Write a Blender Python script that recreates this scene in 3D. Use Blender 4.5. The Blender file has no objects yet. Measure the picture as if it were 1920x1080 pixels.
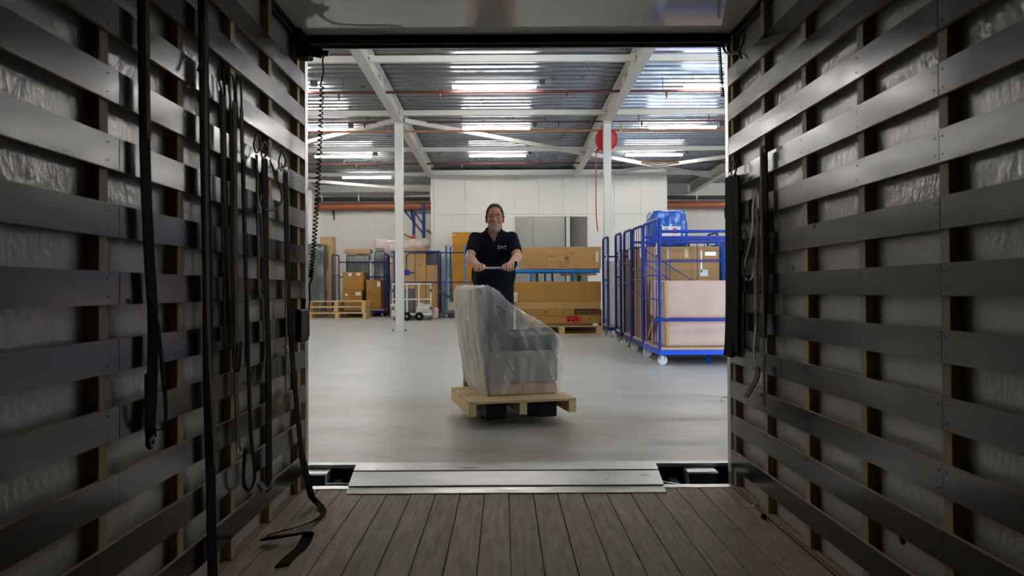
import bpy, bmesh, math, random
from mathutils import Vector, Matrix, noise
random.seed(7)
sc = bpy.context.scene
C = sc.collection
# ------------------------------------------------------------------ camera
F = 1400.0; PX, PY = 945.0, 528.0; HC = 1.03; ROLL = 0.0052
CAM = Vector((0, 0, HC))
cd = bpy.data.cameras.new('camera'); cam = bpy.data.objects.new('camera', cd); C.objects.link(cam)
cd.sensor_width = 36.0; cd.lens = F / 1920 * 36.0
cd.shift_x = (960 - PX) / 1920; cd.shift_y = -(540 - PY) / 1920
cd.clip_start = 0.05; cd.clip_end = 200
cam.matrix_world = Matrix.Translation(CAM) @ Matrix.Rotation(math.pi / 2, 4, 'X') @ Matrix.Rotation(-ROLL, 4, 'Z')
cd.dof.use_dof = True; cd.dof.focus_distance = 6.6; cd.dof.aperture_fstop = 5.0
sc.camera = cam
# ------------------------------------------------------------------ world, daylight
w = bpy.data.worlds.new('world'); sc.world = w; w.use_nodes = True
bg = w.node_tree.nodes['Background']; bg.inputs[0].default_value = (0.62, 0.78, 1.0, 1); bg.inputs[1].default_value = 14.0
def portal(name, loc, rot, sx, sy):
    l = bpy.data.lights.new(name, 'AREA'); l.shape = 'RECTANGLE'; l.size = sx; l.size_y = sy; l.cycles.is_portal = True
    o = bpy.data.objects.new(name, l); o.location = loc; o.rotation_euler = rot; C.objects.link(o)
portal('daylight_portal', (5.6, 4.0, 1.7), (math.pi / 2, 0, 0), 2.6, 3.3)
LAMP_STRENGTH = 96.0
sc.view_settings.view_transform = 'Standard'; sc.view_settings.look = 'None'
sc.view_settings.exposure = 0.0; sc.view_settings.gamma = 1.0; sc.view_settings.use_curve_mapping = False
# ------------------------------------------------------------------ helpers
TILT = 17.0 / F
TR = Matrix.Translation(CAM) @ Matrix.Rotation(-TILT, 4, 'X') @ Matrix.Translation(-CAM)
V = Vector
def at(px, py, Y):
    u = px - PX; v = PY - py
    return V(((u + v * ROLL) * Y / F, Y, HC + (v - u * ROLL) * Y / F))
def tat(px, py, X):          # point on the truck's side plane at distance X from the axis, truck frame
    u = px - PX; v = 545 - py
    u, v = u + v * ROLL, v - u * ROLL
    Y = F * abs(X) / abs(u)
    return V((X, Y, HC + v * Y / F))
class MB:
    def __init__(s): s.v = []; s.f = []; s.sm = []
    def add(s, vs, fs, smooth=False):
        o = len(s.v); s.v += [V(p) for p in vs]
        for f in fs: s.f.append([i + o for i in f]); s.sm.append(smooth)
        return s
    def box(s, x0, x1, y0, y1, z0, z1, bev=0):
        if bev:
            bm = bmesh.new(); bmesh.ops.create_cube(bm, size=1)
            for q in bm.verts: q.co = V(((x0 + x1) / 2 + q.co.x * (x1 - x0), (y0 + y1) / 2 + q.co.y * (y1 - y0), (z0 + z1) / 2 + q.co.z * (z1 - z0)))
            bmesh.ops.bevel(bm, geom=list(bm.edges), offset=bev, segments=2 if bev > .012 else 1, affect='EDGES', profile=.5)
            return s.frombm(bm, bev > .012)
        vs = [(x0, y0, z0), (x1, y0, z0), (x1, y1, z0), (x0, y1, z0), (x0, y0, z1), (x1, y0, z1), (x1, y1, z1), (x0, y1, z1)]
        return s.add(vs, [(0, 3, 2, 1), (4, 5, 6, 7), (0, 1, 5, 4), (1, 2, 6, 5), (2, 3, 7, 6), (3, 0, 4, 7)])
    def frombm(s, bm, smooth=False):
        bm.verts.index_update(); vs = [q.co.copy() for q in bm.verts]; fs = [[q.index for q in f.verts] for f in bm.faces]
        bm.free(); return s.add(vs, fs, smooth)
    def bar(s, a, b, w, h, up=(0, 0, 1)):     # rectangular bar from a to b
        a, b = V(a), V(b); d = (b - a).normalized(); up = V(up)
        if abs(d.dot(up)) > .99: up = V((0, 1, 0))
        x = d.cross(up).normalized() * w / 2; y = x.cross(d).normalized() * h / 2
        vs = [a - x - y, a + x - y, a + x + y, a - x + y, b - x - y, b + x - y, b + x + y, b - x + y]
        return s.add(vs, [(3, 2, 1, 0), (4, 5, 6, 7), (0, 1, 5, 4), (1, 2, 6, 5), (2, 3, 7, 6), (3, 0, 4, 7)])
    def tube(s, pts, r, n=8, closed=False):
        pts = [V(p) for p in pts]; m = len(pts); rs = r if isinstance(r, (list, tuple)) else [r] * m
        vs = []; N = None
        for i, p in enumerate(pts):
            if closed: t = pts[(i + 1) % m] - pts[i - 1]
            else: t = pts[min(i + 1, m - 1)] - pts[max(i - 1, 0)]
            t = t.normalized() if t.length > 1e-9 else V((0, 0, 1))
            if N is None: N = t.orthogonal().normalized()
            N = (N - t * N.dot(t)); N = N.normalized() if N.length > 1e-6 else t.orthogonal().normalized()
            B = t.cross(N)
            vs += [p + (N * math.cos(2 * math.pi * k / n) + B * math.sin(2 * math.pi * k / n)) * rs[i] for k in range(n)]
        fs = []
        for i in range(m if closed else m - 1):
            j = (i + 1) % m
            fs += [(i * n + k, i * n + (k + 1) % n, j * n + (k + 1) % n, j * n + k) for k in range(n)]
        s.add(vs, fs, n > 5)
        if not closed:
            s.add(vs[:n][::-1], [list(range(n))]); s.add(vs[-n:], [list(range(n))])
        return s
    def cyl(s, a, b, r, n=14): return s.tube([a, b], r, n)
    def ribbon(s, pts, wd, width, th):
        pts = [V(p) for p in pts]; m = len(pts); vs = []
        for i, p in enumerate(pts):
            W = V(wd(i) if callable(wd) else wd).normalized() * width / 2
            t = (pts[min(i + 1, m - 1)] - pts[max(i - 1, 0)]).normalized()
            n = t.cross(W); n = (n.normalized() if n.length > 1e-6 else V((1, 0, 0))) * th / 2
            vs += [p - W - n, p + W - n, p + W + n, p - W + n]
        fs = [(3, 2, 1, 0), (4 * m - 4, 4 * m - 3, 4 * m - 2, 4 * m - 1)]
        for i in range(m - 1): fs += [(4 * i + k, 4 * i + (k + 1) % 4, 4 * i + 4 + (k + 1) % 4, 4 * i + 4 + k) for k in range(4)]
        return s.add(vs, fs)
    def loft(s, rings, smooth=True):
        n = len(rings[0]); vs = [p for r in rings for p in r]; fs = [list(range(n))[::-1], [len(vs) - n + k for k in range(n)]]
        for i in range(len(rings) - 1): fs += [(i * n + k, i * n + (k + 1) % n, i * n + n + (k + 1) % n, i * n + n + k) for k in range(n)]
        return s.add(vs, fs, smooth)
    def ell(s, c, r, rot=None, n=16, m=10):
        c = V(c); rings = []
        for i in range(1, m):
            t = math.pi * i / m
            ring = []
            for k in range(n):
                a = 2 * math.pi * k / n
                p = V((r[0] * math.sin(t) * math.cos(a), r[1] * math.sin(t) * math.sin(a), -r[2] * math.cos(t)))
                ring.append(c + (rot @ p if rot else p))
            rings.append(ring)
        return s.loft(rings)
    def cap(s, a, b, r0, r1, n=12):
        a, b = V(a), V(b); d = (b - a).normalized(); P = []; R = []
        for k in range(3): t = math.pi / 2 * (k + .35) / 3.0; P.append(a - d * r0 * math.cos(t)); R.append(r0 * math.sin(t))
        P.append(a); R.append(r0); P.append(b); R.append(r1)
        for k in (2, 1, 0): t = math.pi / 2 * (k + .35) / 3.0; P.append(b + d * r1 * math.cos(t)); R.append(r1 * math.sin(t))
        return s.tube(P, R, n)
    def prism(s, poly, axis, a0, a1):          # poly in the two other axes
        n = len(poly)
        def mk(p, q, t):
            return {'x': (t, p, q), 'y': (p, t, q), 'z': (p, q, t)}[axis]
        vs = [mk(p, q, a0) for p, q in poly] + [mk(p, q, a1) for p, q in poly]
        fs = [list(range(n)), list(range(n, 2 * n))[::-1]] + [(i, n + i, n + (i + 1) % n, (i + 1) % n) for i in range(n)]
        return s.add(vs, fs)
    def xf(s, M):
        s.v = [M @ p for p in s.v]; return s
    def mesh(s, name):
        me = bpy.data.meshes.new(name); me.from_pydata([tuple(p) for p in s.v], [], s.f)
        me.polygons.foreach_set('use_smooth', s.sm); me.update()
        bm = bmesh.new(); bm.from_mesh(me); bmesh.ops.recalc_face_normals(bm, faces=bm.faces); bm.to_mesh(me); bm.free()
        return me
def link(name, me, mat=None, parent=None, local=True):
    o = bpy.data.objects.new(name, me); C.objects.link(o)
    if mat and me and not me.materials: me.materials.append(mat)
    if parent: o.parent = parent
    return o
def part(name, mb, mat, parent, world=True, label=None, kind=None):
    if world: mb.xf(MATS[parent.name].inverted())
    o = link(name, mb.mesh(name), mat, parent)
    MATS[o.name] = MATS[parent.name]
    if label: o['label'] = label
    if kind: o['kind'] = kind
    return o
MATS = {}      # object name -> matrix of the frame its vertices live in, in build space
def setprops(o, label, cat, group=None, kind=None):
    if label: o['label'] = label
    if cat: o['category'] = cat
    if group: o['group'] = group
    if kind: o['kind'] = kind
def thing(name, label, cat, loc=(0, 0, 0), rz=0, group=None, truck=False, kind=None):
    o = bpy.data.objects.new(name, None); C.objects.link(o); o.empty_display_size = .1
    M = Matrix.Translation(V(loc)) @ Matrix.Rotation(rz, 4, 'Z')
    MATS[o.name] = M
    o.matrix_world = (TR @ M) if truck else M
    setprops(o, label, cat, group, kind); return o
def solo(name, mb, mat, label=None, cat=None, group=None, truck=False, kind=None):
    xs = [p.x for p in mb.v]; ys = [p.y for p in mb.v]; zs = [p.z for p in mb.v]
    M = Matrix.Translation(V(((min(xs) + max(xs)) / 2, (min(ys) + max(ys)) / 2, min(zs))))
    mb.xf(M.inverted()); o = link(name, mb.mesh(name), mat)
    MATS[o.name] = M; o.matrix_world = (TR @ M) if truck else M
    setprops(o, label, cat, group, kind); return o
def shared(name, me, parent, loc=(0, 0, 0), rot=(0, 0, 0), scale=(1, 1, 1)):
    o = link(name, me, None, parent); o.location = loc; o.rotation_euler = rot; o.scale = scale; return o
def smooth_path(pts, sub=6):
    pts = [V(p) for p in pts]; out = []
    for i in range(len(pts) - 1):
        p0 = pts[max(i - 1, 0)]; p1 = pts[i]; p2 = pts[i + 1]; p3 = pts[min(i + 2, len(pts) - 1)]
        for k in range(sub):
            t = k / sub
            out.append(.5 * ((2 * p1) + (p2 - p0) * t + (2 * p0 - 5 * p1 + 4 * p2 - p3) * t * t + (3 * p1 - p0 - 3 * p2 + p3) * t ** 3))
    out.append(pts[-1]); return out
def fuse(mb, voxel, iters=4, fac=.5):
    o = link('fuse_tmp', mb.mesh('fuse_tmp'))
    m = o.modifiers.new('r', 'REMESH'); m.mode = 'VOXEL'; m.voxel_size = voxel
    m = o.modifiers.new('s', 'SMOOTH'); m.factor = fac; m.iterations = iters
    dg = bpy.context.evaluated_depsgraph_get(); me = bpy.data.meshes.new_from_object(o.evaluated_get(dg))
    bpy.data.objects.remove(o); me.polygons.foreach_set('use_smooth', [True] * len(me.polygons)); return me
def submesh(me, keep, off=0.0, name='sub', jitter=0):
    """faces of me whose centre passes keep(), pushed out along the vertex normal"""
    mp = {}; vs = []; fs = []
    for p in me.polygons:
        if keep(p.center):
            f = []
            for i in p.vertices:
                if i not in mp:
                    q = me.vertices[i]; mp[i] = len(vs)
                    vs.append(q.co + q.normal * (off + (jitter * noise.noise(q.co * 90) if jitter else 0)))
                f.append(mp[i])
            fs.append(f)
    n = bpy.data.meshes.new(name); n.from_pydata([tuple(v) for v in vs], [], fs)
    n.polygons.foreach_set('use_smooth', [True] * len(fs)); n.update(); return n
# ------------------------------------------------------------------ materials
def mat(name, col, rough=.5, metal=0, col2=None, scale=6, stretch=(1, 1, 1), bump=0, bscale=60, spec=.5, detail=6, rvar=0, lo=.35, hi=.65, perobj=0, coat=0):
    m = bpy.data.materials.new(name); m.use_nodes = True; t = m.node_tree; N = t.nodes; L = t.links
    b = N['Principled BSDF']; b.inputs['Base Color'].default_value = (*col, 1); b.inputs['Roughness'].default_value = rough
    b.inputs['Metallic'].default_value = metal; b.inputs['Specular IOR Level'].default_value = spec
    if coat: b.inputs['Coat Weight'].default_value = coat; b.inputs['Coat Roughness'].default_value = .15
    tc = N.new('ShaderNodeTexCoord'); mp = N.new('ShaderNodeMapping'); mp.inputs['Scale'].default_value = stretch
    L.new(tc.outputs['Object'], mp.inputs['Vector']); src = mp.outputs[0]
    if perobj:
        oi = N.new('ShaderNodeObjectInfo'); ad = N.new('ShaderNodeVectorMath'); ad.operation = 'MULTIPLY_ADD'
        cb = N.new('ShaderNodeCombineXYZ')
        for k in range(3): L.new(oi.outputs['Random'], cb.inputs[k])
        ad.inputs[1].default_value = (37, 53, 71); L.new(cb.outputs[0], ad.inputs[0]); L.new(src, ad.inputs[2]); src = ad.outputs[0]
    if col2:
        nz = N.new('ShaderNodeTexNoise'); nz.inputs['Scale'].default_value = scale; nz.inputs['Detail'].default_value = detail; nz.inputs['Roughness'].default_value = .6
        L.new(src, nz.inputs['Vector']); r = N.new('ShaderNodeValToRGB')
        r.color_ramp.elements[0].position = lo; r.color_ramp.elements[1].position = hi
        r.color_ramp.elements[0].color = (*col, 1); r.color_ramp.elements[1].color = (*col2, 1)
        L.new(nz.outputs[0], r.inputs[0]); last = r.outputs[0]
        if perobj:
            hs = N.new('ShaderNodeHueSaturation'); mr = N.new('ShaderNodeMapRange'); mr.inputs['To Min'].default_value = 1 - perobj; mr.inputs['To Max'].default_value = 1 + perobj
            L.new(oi.outputs['Random'], mr.inputs[0]); L.new(mr.outputs[0], hs.inputs['Value']); L.new(last, hs.inputs['Color']); last = hs.outputs[0]
        L.new(last, b.inputs['Base Color'])
    if rvar:
        n3 = N.new('ShaderNodeTexNoise'); n3.inputs['Scale'].default_value = scale * 1.7; n3.inputs['Detail'].default_value = 5; L.new(src, n3.inputs['Vector'])
        mr = N.new('ShaderNodeMapRange'); mr.inputs['From Min'].default_value = .3; mr.inputs['From Max'].default_value = .7
        mr.inputs['To Min'].default_value = max(.02, rough - rvar); mr.inputs['To Max'].default_value = min(1, rough + rvar)
        L.new(n3.outputs[0], mr.inputs[0]); L.new(mr.outputs[0], b.inputs['Roughness'])
    if bump:
        n2 = N.new('ShaderNodeTexNoise'); n2.inputs['Scale'].default_value = bscale; n2.inputs['Detail'].default_value = 4; L.new(src, n2.inputs['Vector'])
        bp = N.new('ShaderNodeBump'); bp.inputs['Strength'].default_value = bump; bp.inputs['Distance'].default_value = .01
        L.new(n2.outputs[0], bp.inputs['Height']); L.new(bp.outputs[0], b.inputs['Normal'])
    return m
def film(name, col, alpha, rough=.2, bump=.5, bscale=14, stretch=(1, 1, .35), lo=.42, hi=.7, a2=None, detail=5, back=0):
    m = mat(name, col, rough, bump=bump, bscale=bscale, stretch=stretch, spec=.8); t = m.node_tree; N = t.nodes; L = t.links
    b = N['Principled BSDF']; tr = N.new('ShaderNodeBsdfTransparent'); mx = N.new('ShaderNodeMixShader')
    nz = N.new('ShaderNodeTexNoise'); nz.inputs['Scale'].default_value = bscale * .6; nz.inputs['Detail'].default_value = detail
    mp = [n for n in N if n.type == 'MAPPING'][0]; L.new(mp.outputs[0], nz.inputs['Vector'])
    mr = N.new('ShaderNodeMapRange'); mr.inputs['From Min'].default_value = lo; mr.inputs['From Max'].default_value = hi
    mr.inputs['To Min'].default_value = alpha; mr.inputs['To Max'].default_value = a2 if a2 else min(1, alpha + .35)
    L.new(nz.outputs[0], mr.inputs[0]); fac = mr.outputs[0]
    if back:        # the sheet is gathered and doubled down the back of the load
        tc = [n for n in N if n.type == 'TEX_COORD'][0]; sp = N.new('ShaderNodeSeparateXYZ'); L.new(tc.outputs['Object'], sp.inputs[0])
        r2 = N.new('ShaderNodeMapRange'); r2.inputs['From Min'].default_value = .02; r2.inputs['From Max'].default_value = -.03; r2.inputs['To Max'].default_value = back; L.new(sp.outputs['X'], r2.inputs[0])
        ad = N.new('ShaderNodeMath'); ad.operation = 'ADD'; L.new(fac, ad.inputs[0]); L.new(r2.outputs[0], ad.inputs[1]); fac = ad.outputs[0]
    L.new(fac, mx.inputs[0]); L.new(tr.outputs[0], mx.inputs[1]); L.new(b.outputs[0], mx.inputs[2])
    L.new(mx.outputs[0], N['Material Output'].inputs[0]); return m
def emit(name, col, st):
    m = bpy.data.materials.new(name); m.use_nodes = True; b = m.node_tree.nodes['Principled BSDF']
    b.inputs['Emission Color'].default_value = (*col, 1); b.inputs['Emission Strength'].default_value = st; b.inputs['Base Color'].default_value = (.8, .8, .8, 1); return m
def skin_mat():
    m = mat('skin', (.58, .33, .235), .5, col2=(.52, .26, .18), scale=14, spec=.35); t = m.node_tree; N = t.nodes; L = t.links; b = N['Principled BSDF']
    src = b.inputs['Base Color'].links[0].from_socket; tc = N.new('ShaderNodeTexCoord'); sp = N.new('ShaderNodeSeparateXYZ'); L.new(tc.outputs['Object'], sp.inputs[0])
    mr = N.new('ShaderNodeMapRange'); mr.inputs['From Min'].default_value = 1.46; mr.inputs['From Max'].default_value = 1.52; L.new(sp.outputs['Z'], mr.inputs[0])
    mx = N.new('ShaderNodeMix'); mx.data_type = 'RGBA'; mx.blend_type = 'MULTIPLY'; L.new(mr.outputs[0], mx.inputs['Factor']); L.new(src, mx.inputs['A']); mx.inputs['B'].default_value = (.90, .68, .62, 1)   # ruddy face, darkened to put its shade into the skin colour
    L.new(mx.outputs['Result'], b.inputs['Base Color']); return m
M = {}
M['panel'] = mat('glossy_white_panel', (.44, .43, .405), .20, col2=(.49, .48, .455), scale=3, bump=.38, bscale=42, rvar=.07, spec=.6, stretch=(1, 1, .6))
M['slat'] = mat('film_faced_slat', (.011, .010, .0095), .19, col2=(.022, .020, .018), scale=7, stretch=(1, .3, 1), bump=.035, bscale=30, rvar=.05, perobj=.25, spec=.42)
M['slat_edge'] = mat('raw_plywood', (.34, .25, .15), .7)
M['post'] = mat('post_wood', (.44, .32, .17), .65, col2=(.32, .23, .12), scale=14, stretch=(6, 6, .6), perobj=.15)
M['plank'] = mat('floor_plank', (.165, .120, .080), .70, col2=(.345, .265, .185), scale=10, stretch=(5, .45, 1), bump=.25, bscale=24, rvar=.12, perobj=.20, spec=.35, lo=.3, hi=.72)
M['ceil'] = mat('glossy_ceiling', (.66, .64, .60), .07, bump=.012, bscale=4, spec=1.0)
M['alu'] = mat('aluminium', (.55, .55, .54), .35, .9, col2=(.42, .42, .41), scale=12, stretch=(1, 6, 1))
M['plate'] = mat('dock_plate_metal', (.56, .56, .54), .36, .85, col2=(.46, .46, .43), scale=3, stretch=(1, 3, 1), bump=.05, bscale=40, rvar=.10)
M['black'] = mat('black_rubber', (.006, .006, .006), .6, spec=.2)
M['dark'] = mat('dark_steel', (.03, .032, .035), .45)
M['strap'] = mat('black_webbing', (.004, .004, .004), .9, bump=.2, bscale=200, spec=.08)
M['tan'] = mat('tan_webbing', (.15, .125, .09), .9, bump=.2, bscale=200, col2=(.09, .075, .055), spec=.1)
M['cord'] = mat('pale_cord', (.42, .39, .34), .8)
M['brownstrap'] = mat('brown_webbing', (.10, .05, .025), .8)
M['screw'] = mat('screw_head', (.05, .045, .04), .5, .5)
M['steelw'] = mat('white_painted_steel', (.66, .65, .60), .45, col2=(.62, .61, .57), scale=2)
M['deck'] = mat('galvanised_deck', (.21, .228, .25), .31, .7, col2=(.17, .184, .205), scale=1.5, rvar=.06)
M['wallp'] = mat('white_wall_panel', (.70, .69, .64), .5, col2=(.66, .65, .60), scale=1.2, spec=.3)
M['seam'] = mat('grey_wall_core', (.60, .59, .56), .6)
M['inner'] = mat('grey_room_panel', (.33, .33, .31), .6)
M['conc_out'] = mat('dark_concrete', (.08, .08, .08), .8)
M['lamp'] = emit('tube_light', (1.0, .965, .92), LAMP_STRENGTH)
M['lampbody'] = mat('lamp_housing', (.7, .7, .7), .4)
M['grey'] = mat('grey_plastic', (.10, .10, .11), .5)
M['redpipe'] = mat('red_brown_pipe', (.105, .022, .014), .4)
M['copper'] = mat('orange_pipe', (.42, .16, .06), .35)
M['bigpipe'] = mat('terracotta_pipe', (.33, .10, .04), .45)
M['blackpipe'] = mat('black_pipe', (.02, .02, .022), .45)
M['red'] = mat('red_paint', (.50, .012, .018), .35)
M['blue'] = mat('dark_blue_paint', (.003, .018, .15), .45, spec=.35)
M['blue2'] = mat('blue_paint', (.002, .034, .36), .42, spec=.4)
M['base_blue'] = mat('bright_blue_base', (.0, .085, .70), .4, spec=.4)
M['lblue'] = mat('light_blue_paint', (.012, .17, .50), .45, spec=.4)
M['ply'] = mat('trolley_deck_ply', (.56, .42, .28), .6, col2=(.48, .35, .22), scale=8, stretch=(.4, 4, 1))
def card(name, a, k=.86): return mat(name, a, .75, col2=tuple(c * k for c in a), scale=2.5, perobj=.06, spec=.2)
M['card'] = card('cardboard', (.48, .285, .115)); M['card2'] = card('warm_cardboard', (.41, .22, .058)); M['card3'] = card('pale_cardboard', (.55, .37, .19))
M['card4'] = card('orange_cardboard', (.52, .24, .03)); M['card5'] = card('dark_cardboard', (.20, .115, .05))
M['tape'] = mat('packing_tape', (.62, .45, .27), .2, spec=.8); M['ctape'] = mat('clear_tape', (.62, .47, .30), .12, spec=1.0)
M['paper'] = mat('white_label', (.78, .78, .77), .6); M['ink'] = mat('print_ink', (.17, .095, .042), .75); M['redink'] = mat('red_print', (.60, .02, .03), .6)
M['faintred'] = mat('faint_red_print', (.45, .13, .05), .7)
M['pinkpaper'] = mat('pink_wrapping_paper', (.66, .46, .37), .6, col2=(.60, .41, .33), scale=4, bump=.35, bscale=5)
M['kraft'] = mat('kraft_edge', (.55, .33, .16), .7)
M['bluefilm'] = mat('blue_plastic_wrap', (.006, .10, .46), .2, bump=.9, bscale=14, spec=.8)
M['greyfilm'] = mat('grey_plastic_wrap', (.055, .058, .062), .2, col2=(.11, .115, .12), scale=6, bump=1.0, bscale=9, spec=.9, stretch=(1.5, 1.5, .6))
M['pinkfilm'] = mat('pinkish_plastic_wrap', (.55, .42, .39), .2, col2=(.70, .60, .57), scale=5, bump=.9, bscale=9, spec=.9)
M['whitefilm'] = mat('white_plastic_bundle', (.68, .67, .66), .25, col2=(.50, .47, .45), scale=9, bump=1.0, bscale=18, spec=.8)
M['greenfilm'] = mat('pale_green_wrap', (.42, .47, .36), .4, bump=.6, bscale=14)
M['pine'] = mat('pine_wood', (.66, .47, .24), .6, col2=(.55, .37, .17), scale=7, stretch=(.6, 5, 5), perobj=.08, spec=.3)
M['pine2'] = mat('fresh_pine', (.72, .55, .32), .65, col2=(.62, .45, .24), scale=7, stretch=(.6, 5, 5), perobj=.1, spec=.3)
M['wheel'] = mat('grey_caster', (.50, .50, .47), .5); M['whitewheel'] = mat('white_caster', (.78, .80, .82), .4); M['fork'] = mat('zinc_fork', (.5, .5, .5), .35, .8)
M['whitepaint'] = mat('white_tube', (.75, .75, .73), .35)
M['fab'] = mat('charcoal_upholstery', (.055, .06, .068), .85, col2=(.08, .085, .09), scale=40); M['beige'] = mat('beige_base_fabric', (.30, .255, .21), .8, col2=(.26, .22, .18), scale=30); M['cream'] = mat('cream_back_fabric', (.62, .57, .49), .8)
M['film'] = film('clear_packing_film', (.93, .90, .84), .14, .17, .18, 10, (2.0, 2.0, .5), .36, .74, .46, detail=2.5, back=.30)
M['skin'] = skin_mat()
M['hair'] = mat('short_brown_grey_hair', (.022, .016, .013), .65, col2=(.065, .052, .045), scale=60, bump=.6, bscale=160, spec=.2)
M['beard'] = mat('grey_stubble', (.40, .28, .235), .7, col2=(.27, .185, .155), scale=90, spec=.2)
M['polo'] = mat('navy_polo_fabric', (.0035, .0042, .009), .85, col2=(.006, .007, .014), scale=20, bump=.15, bscale=60, spec=.12)
M['trous'] = mat('black_trousers', (.004, .004, .005), .85, spec=.12)
M['eye'] = mat('eyeball', (.38, .34, .32), .3); M['iris'] = mat('iris', (.03, .03, .035), .2); M['lens'] = film('glasses_lens', (.5, .5, .5), .10, .05, 0, 1, (1, 1, 1), .3, .7, .14)
M['lips'] = mat('lips', (.40, .17, .14), .5)
def floor_mat():
    m = mat('warehouse_floor', (.44, .44, .42), .34, spec=.45); t = m.node_tree; N = t.nodes; L = t.links; b = N['Principled BSDF']
    tc = N.new('ShaderNodeTexCoord')
    def nz(sc, st, d=6):
        mp = N.new('ShaderNodeMapping'); mp.inputs['Scale'].default_value = st; L.new(tc.outputs['Object'], mp.inputs[0])
        n = N.new('ShaderNodeTexNoise'); n.inputs['Scale'].default_value = sc; n.inputs['Detail'].default_value = d; n.inputs['Roughness'].default_value = .62; L.new(mp.outputs[0], n.inputs['Vector']); return n.outputs[0]
    def ramp(src, a, c0, bb, c1):
        r = N.new('ShaderNodeValToRGB'); r.color_ramp.elements[0].position = a; r.color_ramp.elements[1].position = bb
        r.color_ramp.elements[0].color = (*c0, 1); r.color_ramp.elements[1].color = (*c1, 1); L.new(src, r.inputs[0]); return r.outputs[0]
    base = ramp(nz(.7, (1, 1.6, 1)), .3, (.475, .492, .468), .7, (.555, .572, .548))
    # brown tyre wear with streaks across, strongest on the metres nearest the dock
    wear = ramp(nz(1.0, (.75, 1.6, 1), 8), .32, (0, 0, 0), .62, (1, 1, 1))
    sp = N.new('ShaderNodeSeparateXYZ'); L.new(tc.outputs['Object'], sp.inputs[0])
    mr = N.new('ShaderNodeMapRange'); mr.inputs['From Min'].default_value = -7.5; mr.inputs['From Max'].default_value = -11.2; mr.inputs['To Min'].default_value = .12; mr.inputs['To Max'].default_value = .95; L.new(sp.outputs['Y'], mr.inputs[0])
    mu = N.new('ShaderNodeMath'); mu.operation = 'MULTIPLY'; L.new(wear, mu.inputs[0]); L.new(mr.outputs[0], mu.inputs[1])
    mx = N.new('ShaderNodeMix'); mx.data_type = 'RGBA'; L.new(mu.outputs[0], mx.inputs['Factor']); L.new(base, mx.inputs['A']); mx.inputs['B'].default_value = (.25, .20, .14, 1)
    L.new(mx.outputs['Result'], b.inputs['Base Color'])
    rr = N.new('ShaderNodeMapRange'); rr.inputs['To Min'].default_value = .26; rr.inputs['To Max'].default_value = .46; L.new(nz(1.6, (1, 2, 1)), rr.inputs[0]); L.new(rr.outputs[0], b.inputs['Roughness'])
    return m
M['floor'] = floor_mat()
# ================================================================== TRUCK (own tilted frame)
XL, XR = -1.03, 1.17; YR = 3.90; YF = -2.6; ZF = HC - 1.022; ZC = HC + 1.333
# walls: sheet + posts + slats
POSTY = {-1: [3.794 - .463 * k for k in range(14)], 1: [3.85 - .4625 * k for k in range(14)]}
ZTOP = {-1: 2.160, 1: 2.172}
JOINT = {-1: 2.0, 1: 2.0}
me_cache = {}
def slat_mesh(L):
    key = round(L, 3)
    if key not in me_cache:
        mb = MB().box(-.006, .006, -L / 2, L / 2, 0, .088); me = mb.mesh('slat'); me.materials.append(M['slat']); me.materials.append(M['slat_edge'])
        for p in me.polygons:
            if abs(p.normal.z) > .5: p.material_index = 1
        me_cache[key] = me
    return me_cache[key]
post_me = MB().box(-.017, .017, -.0225, .0225, 0, ZC - ZF - .02, .002).mesh('post'); post_me.materials.append(M['post'])
screws = {-1: MB(), 1: MB()}
for s, xf, nm in ((-1, XL, 'wall_left'), (1, XR, 'wall_right')):
    mb = MB().box(min(xf + s * .046, xf + s * .078), max(xf + s * .046, xf + s * .078), YF, YR, ZF, ZC)
    wall = solo(nm, mb, M['panel'], 'glossy off-white sheet side of the truck box on the %s behind dark slats' % ('left' if s < 0 else 'right'), None, truck=True, kind='structure')
    Mi = MATS[wall.name].inverted()
    for y in POSTY[s]:
        if y > YF: shared('post', post_me, wall, Mi @ V((xf + s * .029, y, ZF + .005)))
    for k in range(13):
        zt = ZTOP[s] - .179 * k
        for a, b in ((YF + .02, JOINT[s] - .0015), (JOINT[s] + .0015, 3.868)):
            o = shared('slat', slat_mesh(b - a), wall, Mi @ V((xf + s * .006 + random.uniform(-.001, .001), (a + b) / 2, zt - .088)))
        for y in POSTY[s]:
            for dz in (.02, .068):
                for dy in ((-.018, .018) if abs(y - JOINT[s]) < .05 else (0,)):
                    c = V((xf - s * .0005, y + dy, zt - dz)); r = .0032
                    screws[s].add([c + V((-s * .0012, r * math.cos(t), r * math.sin(t))) for t in [i * math.pi / 3 for i in range(6)]], [list(range(6))])
    part('screw_heads', screws[s], M['screw'], wall, kind='stuff')
    bb = solo('baseboard_' + ('left' if s < 0 else 'right'), MB().box(min(xf, xf + s * .046), max(xf, xf + s * .046), YF, 3.868, ZF, ZTOP[s] - .179 * 12 - .005), M['slat'], None, None, truck=True, kind='structure')
    # pale worn top edge of the board along the floor
    part('top_edge', MB().box(min(xf - s * .001, xf + s * .042), max(xf - s * .001, xf + s * .042), YF + .01, 3.866, ZTOP[s] - .179 * 12 - .006, ZTOP[s] - .179 * 12), M['slat_edge'], bb)
    # a few holes drilled through slats
# knots, holes
for (px, py) in ((1527, 423), (1488, 503)):
    c = tat(px, py, XR); mb = MB(); mb.add([c + V((-.0012, .012 * math.cos(t), .013 * math.sin(t))) for t in [i * math.pi / 6 for i in range(12)]], [list(range(12))])
    o = bpy.data.objects['wall_right']; part('slat_hole', mb, M['black'], o)
c = tat(1689, 1010, XR + .046); mb = MB(); mb.ell(c, (.006, .018, .016), n=10, m=6); part('rubber_plug', mb, M['black'], bpy.data.objects['wall_right'])
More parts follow.
